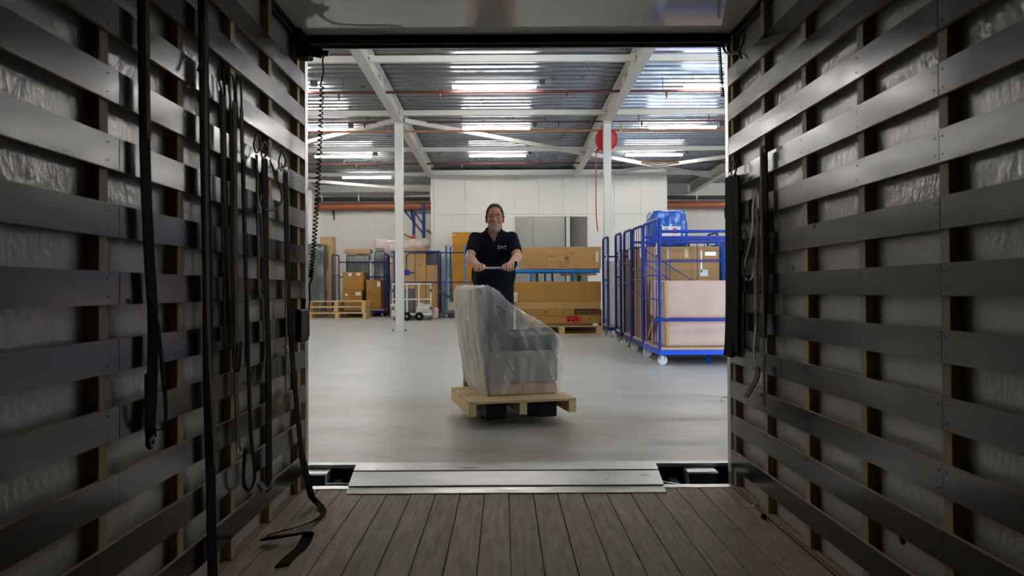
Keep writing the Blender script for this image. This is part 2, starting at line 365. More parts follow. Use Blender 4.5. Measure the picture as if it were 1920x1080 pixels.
# floor with planks
fl = solo('floor', MB().box(XL - .08, XR + .08, YF, YR - .03, ZF - .09, ZF - .03), M['dark'], 'worn brown plank floor of the truck box', None, truck=True, kind='structure')
Mi = MATS[fl.name].inverted()
PL = (YR - .035) - YF
bs = [XL - .045] + [.019 + .1227 * k for k in range(-8, 10)] + [XR + .045]
bs = sorted(b for b in bs if XL - .046 <= b <= XR + .046)
sm = MB()
for a, b in zip(bs[:-1], bs[1:]):
    if b - a < .02: continue
    h = random.uniform(-.0012, .0012)
    me = MB().box(-(b - a) / 2 + .0022, (b - a) / 2 - .0022, -PL / 2, PL / 2, 0, .03, .0016).mesh('plank'); me.materials.append(M['plank'])
    shared('plank', me, fl, Mi @ V(((a + b) / 2, YF + PL / 2, ZF - .03 + h)))
    for y in [YR - .10 - .30 * q for q in range(18)]:
        for fx in (.25, .75):
            c = V((a + (b - a) * fx + random.uniform(-.008, .008), y + random.uniform(-.012, .012), ZF + .0016)); r = .0042
            sm.add([c + V((r * math.cos(t), r * math.sin(t), 0)) for t in [i * math.pi / 4 for i in range(8)]], [list(range(8))])
part('screw_heads', sm, M['screw'], fl, kind='stuff')
# stains with a shape of their own are left to the plank grain; metal sill at the tail
solo('trim_1', MB().box(XL - .03, XR + .03, YR - .034, YR + .03, ZF - .06, ZF + .003, .002), M['alu'], 'bright metal sill strip along the tail end of the truck floor', None, truck=True, kind='structure')
# ceiling, bulkhead
solo('ceiling', MB().box(XL - .08, XR + .08, YF, YR + .02, ZC, ZC + .04), M['ceil'], 'glossy off-white ceiling sheet of the truck box', None, truck=True, kind='structure')
solo('wall_front', MB().box(XL - .08, XR + .08, YF - .04, YF, ZF - .09, ZC + .04), M['slat'], 'plain bulkhead at the closed end of the truck box', None, truck=True, kind='structure')
for s, xf, nm in ((-1, XL - .046, 'trim_2'), (1, XR + .046, 'trim_3')):
    a = MB().box(min(xf, xf - s * .035), max(xf, xf - s * .035), YF, 3.87, ZC - .022, ZC - .001); a.cyl((xf - s * .02, YF, ZC - .034), (xf - s * .02, 3.87, ZC - .034), .012, 10)
    solo(nm, a, M['black'], 'dark rail along the top %s corner of the truck box' % ('left' if s < 0 else 'right'), None, truck=True, kind='structure')
solo('trim_4', MB().box(XL - .03, XR + .03, YR - .03, YR + .012, ZC - .042, ZC + .002, .003), M['black'], 'black header bar across the top of the truck opening', None, truck=True, kind='structure')
solo('trim_5', MB().box(XL, XR, YR + .014, YR + .03, ZC - .056, ZC - .036, .002), M['alu'], 'thin grey lip under the black header bar', None, truck=True, kind='structure')
for s, xf, nm in ((-1, XL, 'trim_6'), (1, XR, 'trim_7')):
    solo(nm, MB().box(min(xf, xf + s * .08), max(xf, xf + s * .08), 3.872, YR + .03, ZF, ZC - .04, .003), M['alu'], 'bare aluminium %s door post of the truck opening' % ('left' if s < 0 else 'right'), None, truck=True, kind='structure')
# ------------------------------------------------------------------ straps
Ydir = (0, 1, 0)
def wpts(X, pl): return smooth_path([tat(p[0], p[1], X + (p[2] if len(p) > 2 else 0)) for p in pl])
def strap(name, label, strands, group='straps hanging on the left wall', cat='strap', root=None):
    """strands: (part name, material, X, px path, width, thickness, 'r' or 't')"""
    p0 = tat(*strands[0][3][-1][:2], strands[0][2])
    t = thing(name, label, cat, p0, 0, group, truck=True)
    for (pn, m, X, pl, wd, th, k) in strands:
        mb = MB(); P = wpts(X, pl)
        if k == 't': mb.tube(P, wd / 2, 7)
        else: mb.ribbon(P, Ydir, wd * 1.55, th)
        part(pn, mb, M[m], t)
    return t
def hook(cx, cy, X, sc=1.0):           # open wire triangle hook
    return [(cx, cy - 20 * sc), (cx + 6 * sc, cy - 6 * sc), (cx + 3 * sc, cy + 8 * sc), (cx - 2 * sc, cy + 12 * sc), (cx - 6 * sc, cy - 2 * sc), (cx - 1 * sc, cy - 20 * sc)]
XA = XL + .012; XB = XL + .022; XC = XL + .034
strap('lashing_strap', 'wide black and tan strap with a bottom loop, nearest the camera on the left wall', [
    ('webbing', 'strap', XB, [(264, -40), (266, 100), (271, 300), (279, 470), (287, 600), (286, 740), (283, 790), (285, 822)], .038, .004, 'r'),
    ('loop', 'strap', XC, [(283, 560), (296, 610), (306, 700), (312, 760), (311, 795), (299, 806), (284, 795), (277, 755), (276, 700)], .012, .004, 'r'),
    ('tan_edge', 'tan', XC, [(272, -40), (274, 120), (277, 260)], .016, .003, 'r'),
    ('end_knot', 'dark', XB, [(284, 815), (288, 828), (283, 838), (279, 829), (285, 820)], .016, .003, 't')])
strap('lashing_strap', 'longest strap on the left wall, black with tan edge, running from ceiling to floor', [
    ('webbing', 'strap', XB, [(377, -40), (380, 130), (384, 320), (389, 520), (391, 720), (397, 900), (399, 1000), (402, 1100)], .050, .004, 'r'),
    ('tan_edge', 'tan', XC, [(384, -40), (384, 200), (387, 420), (391, 620), (399, 760), (405, 870)], .018, .003, 'r'),
    ('loop', 'strap', XC, [(372, 45), (377, 75), (376, 110), (369, 132)], .010, .004, 'r')])
strap('lashing_strap', 'strap with a rounded black top loop, first in the bunch of thin straps', [
    ('top_loop', 'strap', XB, [(418, 190), (412, 165), (407, 140), (411, 122), (417, 135), (420, 180)], .010, .003, 'r'),
    ('webbing', 'tan', XB, [(418, 180), (420, 300), (425, 440), (430, 560), (433, 640)], .022, .004, 'r'),
    ('tail', 'strap', XC, [(412, 170), (415, 300), (418, 480), (421, 600), (424, 650), (432, 640), (434, 560)], .016, .003, 'r')])
strap('lashing_strap', 'twin strand tan strap ending in a hook, second in the bunch of thin straps', [
    ('top_loop', 'strap', XB, [(434, 230), (429, 180), (426, 150), (430, 136), (436, 150), (439, 200)], .010, .003, 'r'),
    ('webbing', 'tan', XB, [(438, 190), (440, 340), (441, 480), (444, 600), (443, 700), (446, 780), (448, 840)], .024, .004, 'r'),
    ('tail', 'strap', XC, [(431, 200), (433, 360), (436, 560), (438, 660), (442, 695), (449, 690), (452, 640)], .016, .003, 'r'),
    ('end_hook', 'alu', XC, [(444, 830), (446, 846), (451, 850), (453, 838)], .008, .003, 't')])
strap('lashing_strap', 'tan strap with a dark long bottom loop, third in the bunch of thin straps', [
    ('top_loop', 'strap', XB, [(446, 240), (442, 190), (441, 158), (445, 144), (450, 160), (452, 220)], .010, .003, 'r'),
    ('webbing', 'tan', XB, [(451, 200), (454, 320), (458, 440), (462, 560), (463, 680)], .020, .004, 'r'),
    ('loop', 'strap', XC, [(455, 300), (459, 460), (464, 600), (468, 740), (472, 820), (478, 870), (478, 900), (470, 918), (461, 912), (458, 890), (461, 840)], .020, .004, 'r')])
strap('lashing_strap', 'tan strap doubled over a black hook, beside a round wire loop', [
    ('hook', 'dark', XC, hook(481, 272, XC, 1.1), .008, .004, 't'),
    ('webbing', 'tan', XB, [(480, 290), (482, 400), (484, 490), (485, 540), (489, 553), (494, 540), (493, 480), (488, 400)], .014, .004, 'r'),
    ('wire_loop', 'tan', XC, [(505, 300), (515, 330), (527, 362), (525, 382), (512, 393), (498, 393), (488, 378), (487, 340), (492, 305)], .008, .004, 't'),
    ('tail', 'tan', XB, [(492, 540), (494, 610), (497, 660), (492, 700), (484, 722), (477, 715)], .016, .004, 'r')])
strap('lashing_strap', 'straight flat black strap on a wire hook, second from the opening', [
    ('hook', 'dark', XC, hook(494, 284, XC, 1.0), .008, .004, 't'),
    ('webbing', 'strap', XB, [(495, 296), (497, 420), (499, 560), (504, 700), (505, 820), (506, 918)], .046, .005, 'r'),
    ('ratchet', 'dark', XC, [(488, 905), (496, 916), (506, 912), (512, 900)], .030, .012, 'r')])
s8 = strap('lashing_strap', 'black strap on the last hook before the opening, trailing down onto the floor planks', [
    ('hook', 'dark', XC, hook(528, 306, XC, 1.1), .008, .004, 't'),
    ('hook_wings', 'dark', XC, [(519, 318), (526, 306), (530, 316), (537, 308), (540, 318), (532, 322)], .007, .004, 't'),
    ('webbing', 'strap', XB, [(534, 318), (537, 440), (540, 540), (545, 620), (550, 690), (555, 740), (560, 790), (566, 850)], .042, .004, 'r')])
def tfl(px, py, dz=.004):          # point on truck floor
    u = px - PX; v = 545 - py; u, v = u + v * ROLL, v - u * ROLL
    Y = F * (HC - ZF - dz) / -v; return V((u * Y / F, Y, ZF + dz))
pts = smooth_path([tat(566, 850, XB), tfl(583, 922, .10), tfl(590, 935, .03), tfl(604, 950, .006), tfl(607, 962, .006), tfl(590, 975, .02), tfl(560, 986, .006), tfl(530, 994, .012), tfl(508, 1000, .006)])
part('floor_run', MB().ribbon(pts, lambda i: (.6, .8, .0), .036, .004), M['strap'], s8)
pts = smooth_path([tfl(497, 1008, .02), tfl(530, 1004, .03), tfl(575, 998, .03), tfl(577, 1006, .012), tfl(565, 1026, .006), tfl(548, 1040, .006), tfl(530, 1058, .006)])
part('folded_end', MB().ribbon(pts, lambda i: (.35 + .06 * min(i, 20), .9, .0), .05, .008), M['strap'], s8)
strap('white_cord', 'thin pale cord with a knot hanging near the left edge of the opening', [
    ('cord', 'cord', XB, [(535, 525), (536, 580), (537, 650), (536, 720), (537, 750), (534, 775)], .008, .003, 't'),
    ('knot', 'cord', XC, [(534, 650), (539, 653), (537, 660)], .014, .003, 't')], group=None, cat='cord')
# right wall
RA = XR - .012; RB = XR - .024; RC = XR - .036
strap('lashing_strap', 'black strap with pale edge on the right wall, furthest from the opening', [
    ('top_loop', 'strap', RC, [(1432, 300), (1431, 282), (1434, 272), (1437, 285), (1437, 320)], .010, .003, 'r'),
    ('webbing', 'strap', RB, [(1435, 285), (1436, 400), (1436, 500), (1433, 590), (1431, 634)], .036, .006, 'r'),
    ('pale_edge', 'tan', RC, [(1428, 272), (1428, 330), (1429, 420), (1430, 510), (1431, 640), (1432, 760)], .014, .003, 'r')], group='straps hanging on the right wall')
strap('lashing_strap', 'pale beige strap bunched in long loops on the right wall', [
    ('webbing', 'cord', RB, [(1420, 356), (1413, 380), (1412, 420), (1408, 450), (1398, 490), (1395, 512), (1400, 525), (1408, 524), (1414, 510), (1419, 480), (1422, 420), (1423, 370), (1418, 354)], .016, .004, 'r'),
    ('inner_fold', 'tan', RC, [(1418, 390), (1421, 420), (1418, 480), (1417, 530), (1419, 570), (1417, 600), (1420, 612)], .024, .004, 'r'),
    ('tail', 'cord', RB, [(1415, 520), (1416, 580), (1416, 620), (1413, 660), (1418, 690)], .010, .003, 'r'),
    ('end_flap', 'brownstrap', RC, [(1420, 688), (1418, 708), (1408, 728), (1398, 744)], .034, .006, 'r')], group='straps hanging on the right wall')
strap('lashing_strap', 'thick black strap bundle on a hook at the right door post', [
    ('hook', 'dark', RC, hook(1376, 318, RC, .9), .009, .004, 't'),
    ('webbing', 'strap', RB, [(1371, 330), (1371, 420), (1371, 560), (1369, 640), (1366, 668)], .085, .02, 'r'),
    ('second_layer', 'strap', RC, [(1381, 330), (1382, 400), (1382, 500), (1380, 620), (1381, 660)], .05, .01, 'r')], group='straps hanging on the right wall')
strap('lashing_strap', 'narrow black loop hanging between the strap bundle and the beige strap', [
    ('webbing', 'strap', RC, [(1392, 470), (1389, 450), (1392, 432), (1397, 430), (1400, 445), (1398, 470), (1394, 490), (1396, 530), (1399, 552)], .012, .003, 'r'),
    ('lower_end', 'strap', RC, [(1395, 545), (1393, 600), (1394, 650)], .022, .006, 'r')], group='straps hanging on the right wall')
# scraps on the floor at right
t = thing('plastic_scrap', 'small torn white scrap on the floor by the right wall', 'scrap', tfl(1412, 948), truck=True)
p = tfl(1412, 950, 0); part('sheet', MB().add([p + V(q) for q in ((-.03, 0, .002), (.02, -.01, .002), (.022, .005, .035), (.0, .01, .012), (-.03, .004, .006), (.02, -.006, .006), (.026, .009, .037))], [(0, 1, 2, 3), (4, 5, 6, 3), (0, 4, 5, 1), (1, 5, 6, 2)]), M['paper'], t)
mb = MB(); p = tfl(1430, 972, 0); mb.ell(p + V((0, 0, .014)), (.014, .012, .014), n=10, m=6); mb.cyl(p, p + V((.006, 0, .006)), .018, 10)
solo('rubber_stop', mb, M['black'], 'small black rubber knob on the floor by the right wall', 'stopper', truck=True)
# cables at the top corners
t = thing('cable_socket', 'black plug and socket box in the upper left corner of the opening', 'socket', tat(566, 112, XL), truck=True)
p = tat(566, 98, XL + .01)
part('body', MB().box(p.x - .02, p.x + .05, p.y - .06, p.y + .03, p.z - .035, p.z + .045, .008), M['black'], t)
part('plug', MB().cyl(p + V((.05, 0, .01)), p + V((.10, .01, .004)), .028, 12).cyl(p + V((.095, .01, .004)), p + V((.13, .012, .0)), .014, 10), M['black'], t)
part('feed_cable', MB().tube(smooth_path([p + V((.07, 0, .03)), p + V((.13, .03, .06)), p + V((.2, .04, .075)), p + V((.5, .05, .08))]), .006, 7), M['black'], t)
part('bracket', MB().box(p.x - .03, p.x + .0, p.y - .04, p.y + .05, p.z + .03, p.z + .16, .004), M['black'], t)
# coiled cable
e = p + V((.125, .012, 0)); def_ = lambda px, py: V(((px - PX + (545 - py) * ROLL) * 3.86 / F, 3.86, HC + (545 - py - (px - PX) * ROLL) * 3.86 / F))
t = thing('coiled_cable', 'black spiral cable hanging along the left edge of the opening', 'cable', def_(577, 610), truck=True)
pts = smooth_path([e, def_(604, 108), def_(605, 135), def_(599, 160)])
top, bot = def_(602, 163), def_(582, 520); turns = 46
hp = []
for i in range(turns * 12 + 1):
    f = i / (turns * 12.0); ff = 1 - (1 - f) ** 1.25; a = 2 * math.pi * i / 12
    q = top.lerp(bot, ff); q.x += .010 * math.sin(f * 3.1); hp.append(q + V((.0105 * math.cos(a), .0105 * math.sin(a), 0)))
part('lead', MB().tube(pts + [hp[0]], .0042, 7), M['black'], t)
part('coil', MB().tube(hp, .0036, 6), M['black'], t)
part('tail', MB().tube(smooth_path([hp[-1], def_(580, 535), def_(581, 560), def_(577, 600)]), .0045, 7), M['black'], t)
t = thing('hand_control', 'black hand controller with a red side at the left edge of the opening', 'remote control', tat(568, 640, XL + .03), truck=True)
q = tat(566, 640, XL + .03)
part('body', MB().box(q.x - .01, q.x + .022, q.y - .09, q.y + .06, q.z, q.z + .16, .008), M['black'], t)
part('red_face', MB().box(q.x + .018, q.x + .0245, q.y + .035, q.y + .062, q.z + .02, q.z + .14, .003), M['redpipe'], t)
part('cable_entry', MB().cyl((q.x + .008, q.y, q.z + .16), (q.x + .012, q.y, q.z + .21), .010, 8), M['black'], t)
t = thing('cable_bundle', 'loose black cables hanging in the upper right corner of the opening', 'cable', tat(1372, 100, XR - .02), truck=True)
for q in ([(1398, 62), (1394, 80), (1382, 98), (1372, 100), (1362, 96), (1356, 82)], [(1380, 62), (1378, 85), (1380, 95), (1388, 100), (1392, 108)], [(1371, 70), (1366, 90), (1374, 102), (1381, 96)]):
    part('cable', MB().tube(smooth_path([tat(a, b, XR - .015) for a, b in q]), .006, 7), M['black'], t)
d2 = lambda px, py: V(((px - PX) * 3.84 / F, 3.84, HC + (545 - py - (px - PX) * ROLL) * 3.84 / F))
hp = []
for i in range(26 * 10 + 1):
    f = i / 260.0; a = 2 * math.pi * i / 10; hp.append(d2(1352, 84).lerp(d2(1358, 180), f) + V((.007 * math.cos(a), .007 * math.sin(a), 0)))
part('coiled_lead', MB().tube(hp, .0035, 6), M['black'], t)
# ================================================================== DOCK
DY = 4.216
t = thing('dock_plate', 'scuffed aluminium bridge plate between truck floor and warehouse dock', 'dock plate', (0, 3.8, -.03))
za = -.036
def plate(y0, y1, z0, z1, th=.008, x0=-.80, x1=.81):
    f0 = .012 * (y0 - 3.76) / .4; f1 = .012 * (y1 - 3.76) / .4
    x0a, x0b, x1a, x1b = x0 - f0 * 2.5, x0 - f1 * 2.5, x1 + f0 * 2.5, x1 + f1 * 2.5
    return MB().add([(x0a, y0, z0), (x1a, y0, z0), (x1b, y1, z1), (x0b, y1, z1), (x0a, y0, z0 + th), (x1a, y0, z0 + th), (x1b, y1, z1 + th), (x0b, y1, z1 + th)],
        [(0, 3, 2, 1), (4, 5, 6, 7), (0, 1, 5, 4), (1, 2, 6, 5), (2, 3, 7, 6), (3, 0, 4, 7)])
part('front_lip', plate(3.755, 3.835, za - .002, za + .010, .006), M['plate'], t)
part('main_sheet', plate(3.838, 4.035, za + .012, -.002, .008), M['plate'], t)
part('hinge_tube', MB().cyl((-.80, 4.042, .003), (.81, 4.042, .003), .006, 8), M['dark'], t)
part('rear_lip', plate(4.05, 4.18, 0.002, .004, .008), M['plate'], t)
part('ridge', MB().box(-.80, .81, 3.832, 3.842, za + .016, za + .022), M['plate'], t)
wf = solo('warehouse_floor', MB().box(-11, 11, DY, 26, -.75, 0), M['floor'], 'smooth pale grey warehouse floor with brown tyre wear near the dock', None, kind='structure')
solo('dock_edge', MB().box(-1.2, 1.35, DY - .012, DY + .045, -.018, .003, .002), M['alu'], 'steel edge strip of the dock floor', None, kind='structure')
solo('dock_face', MB().box(-1.9, 2.0, DY - .012, DY - .001, -.74, -.019), M['black'], 'black plate added over the dock front to darken the pit', None, kind='structure')  # black plate added over the pale slab side so the pit looks dark
solo('dock_pit', MB().box(-1.9, 2.0, 3.72, DY, -.62, -.55), M['conc_out'], 'dark dock pit under the bridge plate', None, kind='structure')
for s, x0, x1 in ((-1, -1.16, -.985), (1, 1.0, 1.17)):
    t = thing('dock_bumper', 'pale topped dark bumper block on the %s of the dock plate' % ('left' if s < 0 else 'right'), 'bumper', ((x0 + x1) / 2, 4.1, -.5), group='dock bumpers')
    part('block', MB().box(x0 + .008, x1 - .008, 4.10, DY - .014, -.5, -.028), M['black'], t)
    part('steel_cover', MB().box(x0, x1, 4.09, DY - .013, -.028, -.018, .002), M['alu'], t)
    xx = x1 if s < 0 else x0
    part('steel_side', MB().box(min(xx, xx - s * .0 + .008), max(xx, xx + .008), 4.09, DY - .013, -.5, -.018), M['alu'], t)
t = thing('leveller_frame', 'dark hinged steel frame under the bridge plate', 'frame', (0, 4.1, -.4))
for x in (-.93, .93): part('arm', MB().box(x - .02, x + .02, 3.95, DY - .02, -.12, -.07), M['dark'], t)
part('crossbar', MB().box(-.96, .96, 4.08, 4.12, -.16, -.11), M['black'], t); part('hinge_pin', MB().cyl((-.96, 4.0, -.05), (-.80, 4.0, -.05), .006, 8), M['alu'], t); part('hinge_pin', MB().cyl((.83, 3.98, -.04), (.97, 4.0, -.07), .006, 8), M['alu'], t)
part('leg_plate', MB().box(-.96, .96, 4.09, 4.11, -.55, -.16), M['black'], t)
# dock wall with the truck opening and a second, open door to the right (daylight)
dw = thing('wall_dock', 'white panel wall around the loading dock', None, (0, 4.1, 0), kind='structure')
segs = [(-11, -1.25, -.75, 4.9), (-1.25, 1.40, 2.62, 4.9), (1.40, 4.3, -.75, 4.9), (4.3, 6.9, 3.35, 4.9), (6.9, 11, -.3, 4.9)]
for a, b, c, d in segs: part('wall_panel', MB().box(a, b, 3.98, DY - .013, c, d), M['wallp'], dw)
# black foam dock shelter around the tail of the truck
t = thing('dock_shelter', 'black foam pads sealing the truck against the dock wall', 'dock seal', (0, 3.95, -.55))
for a, b, c, d in ((-1.8, -1.09, -.62, 2.95), (1.23, 1.9, -.62, 2.95), (-1.09, 1.23, 2.34, 2.95)): part('pad', MB().box(a, b, 3.938, 3.979, c, d), M['black'], t)
part('light_stop_flap', MB().box(-1.8, 1.9, 3.70, 3.80, -.62, -.10), M['black'], t)  # unseen flap added to keep daylight out of the pit
# ================================================================== WAREHOUSE SHELL
def zb(Y): return 4.32 - .0252 * (Y - 15.5)      # underside of the sloping roof beams
YB = 26.0
# corrugated roof deck
prof = []; y = DY - .1
while y < YB + .1:
    prof += [(y, .0), (y + .10, .0), (y + .125, .085), (y + .225, .085)]; y += .25
vs = []; fs = []
for (yy, h) in prof: z = zb(yy) + .36 + h; vs += [(-11, yy, z), (11, yy, z)]
for i in range(len(prof) - 1): fs.append((2 * i, 2 * i + 1, 2 * i + 3, 2 * i + 2))
solo('warehouse_ceiling', MB().add(vs, fs), M['deck'], 'corrugated galvanised steel roof deck of the warehouse', None, kind='structure')
# I-beams running into the depth
BX = [(-6.49, 'far left, half hidden by the coiled cable'), (-2.165, 'left, above the front white column'), (2.155, 'right, above the column with the hose reel'), (6.48, 'far right, beside the door post')]
for x, wh in BX:
    far = 22.28 if abs(x) < 3 else 25.9
    t = thing('roof_beam', 'white steel roof beam on the ' + wh, 'beam', (x, 5, zb(5)), group='roof beams')
    def sl(x0, x1, z0, z1):
        ya, yb = 4.3, far
        return MB().add([(x0, ya, zb(ya) + z0), (x1, ya, zb(ya) + z0), (x1, yb, zb(yb) + z0), (x0, yb, zb(yb) + z0), (x0, ya, zb(ya) + z1), (x1, ya, zb(ya) + z1), (x1, yb, zb(yb) + z1), (x0, yb, zb(yb) + z1)],
                        [(0, 3, 2, 1), (4, 5, 6, 7), (0, 1, 5, 4), (1, 2, 6, 5), (2, 3, 7, 6), (3, 0, 4, 7)])
    part('bottom_flange', sl(x - .085, x + .085, 0, .016), M['steelw'], t)
    part('top_flange', sl(x - .085, x + .085, .304, .32), M['steelw'], t)
    part('web', sl(x - .006, x + .006, .016, .304), M['steelw'], t)
    for Y in (12.05, 13.0, 15.5, 19.25, 22.9):
        if Y < far:
            s = 1 if x < 0 else -1
            part('end_plate', MB().box(min(x + s * .007, x + s * .085), max(x + s * .007, x + s * .085), Y - .006, Y + .006, zb(Y) + .02, zb(Y) + .30), M['steelw'], t)
            b = MB()
            for dy, dz in ((-.05, .08), (-.05, .14), (-.06, .22)): b.cyl((x + s * .006, Y + dy, zb(Y) + dz), (x + s * .02, Y + dy, zb(Y) + dz), .016, 8)
            part('bolts', b, M['grey'], t)
# purlins
PU = [(12.05, 'nearest'), (15.5, 'second, over the columns'), (19.25, 'third'), (23.0, 'fourth, just above the white room')]
for Y, wh in PU:
    t = thing('cross_beam', 'white cross beam under the roof deck, %s from the dock' % wh, 'beam', (0, Y, zb(Y) + .17), group='cross beams')
    xs = [-11] + [b[0] for b in BX] + [11]
    for a, b in zip(xs[:-1], xs[1:]):
        part('span', MB().box(a + .012, b - .012, Y - .045, Y + .045, zb(Y) + .165, zb(Y) + .27, .006), M['steelw'], t)
# diagonal braces
def brace(a, b, lab):
    solo('roof_brace', MB().bar((a[0], a[1], zb(a[1]) + .09), (b[0], b[1], zb(b[1]) + .09), .09, .09), M['steelw'], lab, 'brace', group='roof braces')
brace((-2.08, 15.6), (2.05, 19.2), 'white diagonal brace crossing the middle bay to the hose reel beam')
brace((-2.25, 15.6), (-6.4, 19.2), 'white diagonal brace in the left bay from the front column')
brace((2.25, 19.3), (6.4, 22.9), 'white diagonal brace in the right bay sloping down to the right')
brace((2.25, 22.9), (6.4, 19.3), 'white diagonal brace in the right bay sloping up to the right')
brace((-6.4, 23.1), (-2.3, 25.8), 'white diagonal brace high at the far left back wall')
# columns
for x, Y, h, lab in ((-2.165, 15.5, .083, 'white square steel column on the left between the wrapped goods and the man'), (2.155, 15.5, .075, 'white square steel column on the right with the red hose reel'), (-6.42, 24.6, .15, 'white column at the far left edge behind the pallet stack'), (6.48, 15.5, .08, 'white column far to the right of the trolleys')):
    t = thing('steel_column', lab, 'column', (x, Y, 0), group='steel columns')
    part('shaft', MB().box(x - h, x + h, Y - h, Y + h, .015, zb(Y) - .02, .008), M['steelw'], t)
    part('base_plate', MB().box(x - h - .07, x + h + .07, Y - h - .06, Y + h + .06, 0, .018, .003), M['steelw'], t)
    part('head_plate', MB().box(x - h - .01, x + h + .01, Y - h - .05, Y + h + .05, zb(Y) - .02, zb(Y) - .001), M['steelw'], t)
    for sx in (-1, 1): part('anchor_bolt', MB().cyl((x + sx * (h + .045), Y - h - .02, .018), (x + sx * (h + .045), Y - h - .02, .06), .014, 8), M['grey'], t)
# tube lamps
def lamp(X, Y, lab):
    z = zb(Y) + .15; t = thing('tube_lamp', lab, 'lamp', (X, Y, z + .03), group='fluorescent tube lamps')
    part('tube', MB().tube([(X - .75, Y, z), (X - .735, Y, z), (X + .735, Y, z), (X + .75, Y, z)], [.014, .024, .024, .014], 10), M['lamp'], t)
    part('housing', MB().box(X - .76, X + .76, Y - .022, Y + .022, z + .027, z + .055, .006), M['lampbody'], t)
    for s in (-1, 1): part('hanger', MB().cyl((X + s * .6, Y, z + .05), (X + s * .6, Y, zb(Y) + .362 + (.085 if .12 < (Y - DY + .1) % .25 < .23 else .0)), .004, 6), M['grey'], t)
    part('junction_box', MB().box(X + .80, X + .91, Y - .05, Y + .05, z + .03, z + .13, .006), M['grey'], t)
rows = [(7.0, 'sixth'), (10.2, 'fifth'), (13.4, 'fourth'), (16.64, 'third'), (19.8, 'second'), (23.2, 'last')]
cols = [(-8.4, 'far left'), (-4.25, 'left'), (-.155, 'middle'), (4.0, 'right'), (8.2, 'far right')]
for Y, rn in rows:
    for X, cn in cols:
        if Y > 22 and -2.3 < X < 5: continue
        lamp(X, Y, 'tube lamp in the %s column, %s row counted from the back wall' % (cn, rn))
# sprinkler and supply pipes
def pipe(name, Y, z, r, m, lab, heads=()):
    t = thing(name, lab, 'pipe', (0, Y, z))
    part('run', MB().cyl((-10.9, Y, z), (10.9, Y, z), r, 10), M[m], t)
    for px in heads:
        x = (px - PX) * Y / F; part('sprinkler_head', MB().cyl((x, Y, z - r), (x, Y, z - r - .06), .022, 8).cyl((x, Y, z - r - .05), (x, Y, z - r - .1), .012, 8), M['redpipe'], t)
    for x in (-4.4, -2.9, -.9, .9, 2.9, 4.4): part('clip', MB().bar((x, Y, z + r), (x, Y, zb(Y) + .355), .012, .012), M['grey'], t)
pipe('sprinkler_pipe', 13.55, zb(13.55) + .105, .026, 'redpipe', 'red-brown sprinkler pipe along the nearest row of tube lamps', (637, 826, 1064, 1252))
pipe('sprinkler_pipe', 15.95, zb(15.9) + .13, .018, 'redpipe', 'thin dark red sprinkler pipe just behind the second cross beam', (685, 1048, 1205))
pipe('supply_pipe', 16.0, zb(16.0) - .05, .022, 'copper', 'orange pipe running just behind the tops of the columns')
pipe('sprinkler_pipe', 20.6, zb(20.6) + .1, .022, 'redpipe', 'thin dark red sprinkler pipe above the front of the white room', (670, 867, 1018, 1165))
# back wall built of panels
bw = thing('wall_back', 'white panelled back wall of the warehouse', None, (0, YB, 0), kind='structure')
part('wall_core', MB().box(-11, 11, YB + .03, YB + .1, -.3, 4.9), M['seam'], bw)
pm = MB().box(-.5585, .5585, -.03, .03, 0, 3.52, .004).mesh('panel'); pm.materials.append(M['wallp'])
pm2 = MB().box(-.5585, .5585, -.03, .03, 3.53, 4.75, .004).mesh('upper_panel'); pm2.materials.append(M['wallp'])
for k in range(-10, 10):
    x = .56 + 1.12 * k
    shared('panel', pm, bw, (x, .02, 0)); shared('upper_panel', pm2, bw, (x, .03, 0))
for s, nm in ((-1, 'wall_side_left'), (1, 'wall_side_right')):
    solo(nm, MB().box(min(11 * s, 11.1 * s), max(11 * s, 11.1 * s), DY - .1, YB + .1, -.3, 5.2), M['wallp'], 'white %s side wall of the warehouse' % ('left' if s < 0 else 'right'), None, kind='structure')
# big drain pipes on the back wall
t = thing('drain_pipe', 'thick terracotta coloured pipe along the back wall', 'pipe', (0, 25.6, 3.64))
part('run', MB().cyl((-10.9, 25.6, 3.63), (10.9, 25.6, 3.63), .115, 16), M['bigpipe'], t)
for x in (-8.4, -5.6, -2.9, 5.3, 8): part('socket_ring', MB().cyl((x, 25.6, 3.63), (x + .1, 25.6, 3.63), .130, 16), M['bigpipe'], t); part('wall_bracket', MB().bar((x - .3, 25.6, 3.62), (x - .3, 25.98, 3.3), .03, .03).bar((x - .3, 25.98, 3.7), (x - .3, 25.98, 3.2), .04, .03), M['dark'], t)
t = thing('drain_pipe', 'thin black pipe above the terracotta pipe on the back wall', 'pipe', (0, 25.55, 3.87))
part('run', MB().cyl((-10.9, 25.55, 3.88), (10.9, 25.55, 3.88), .06, 12), M['blackpipe'], t)
for x in (-6.2, -4.95, -3.72, -2.5, 5.4, 6.6, 7.6): part('hanger', MB().bar((x, 25.5, 3.8), (x, 25.5, 4.18), .035, .02), M['whitepaint'], t)
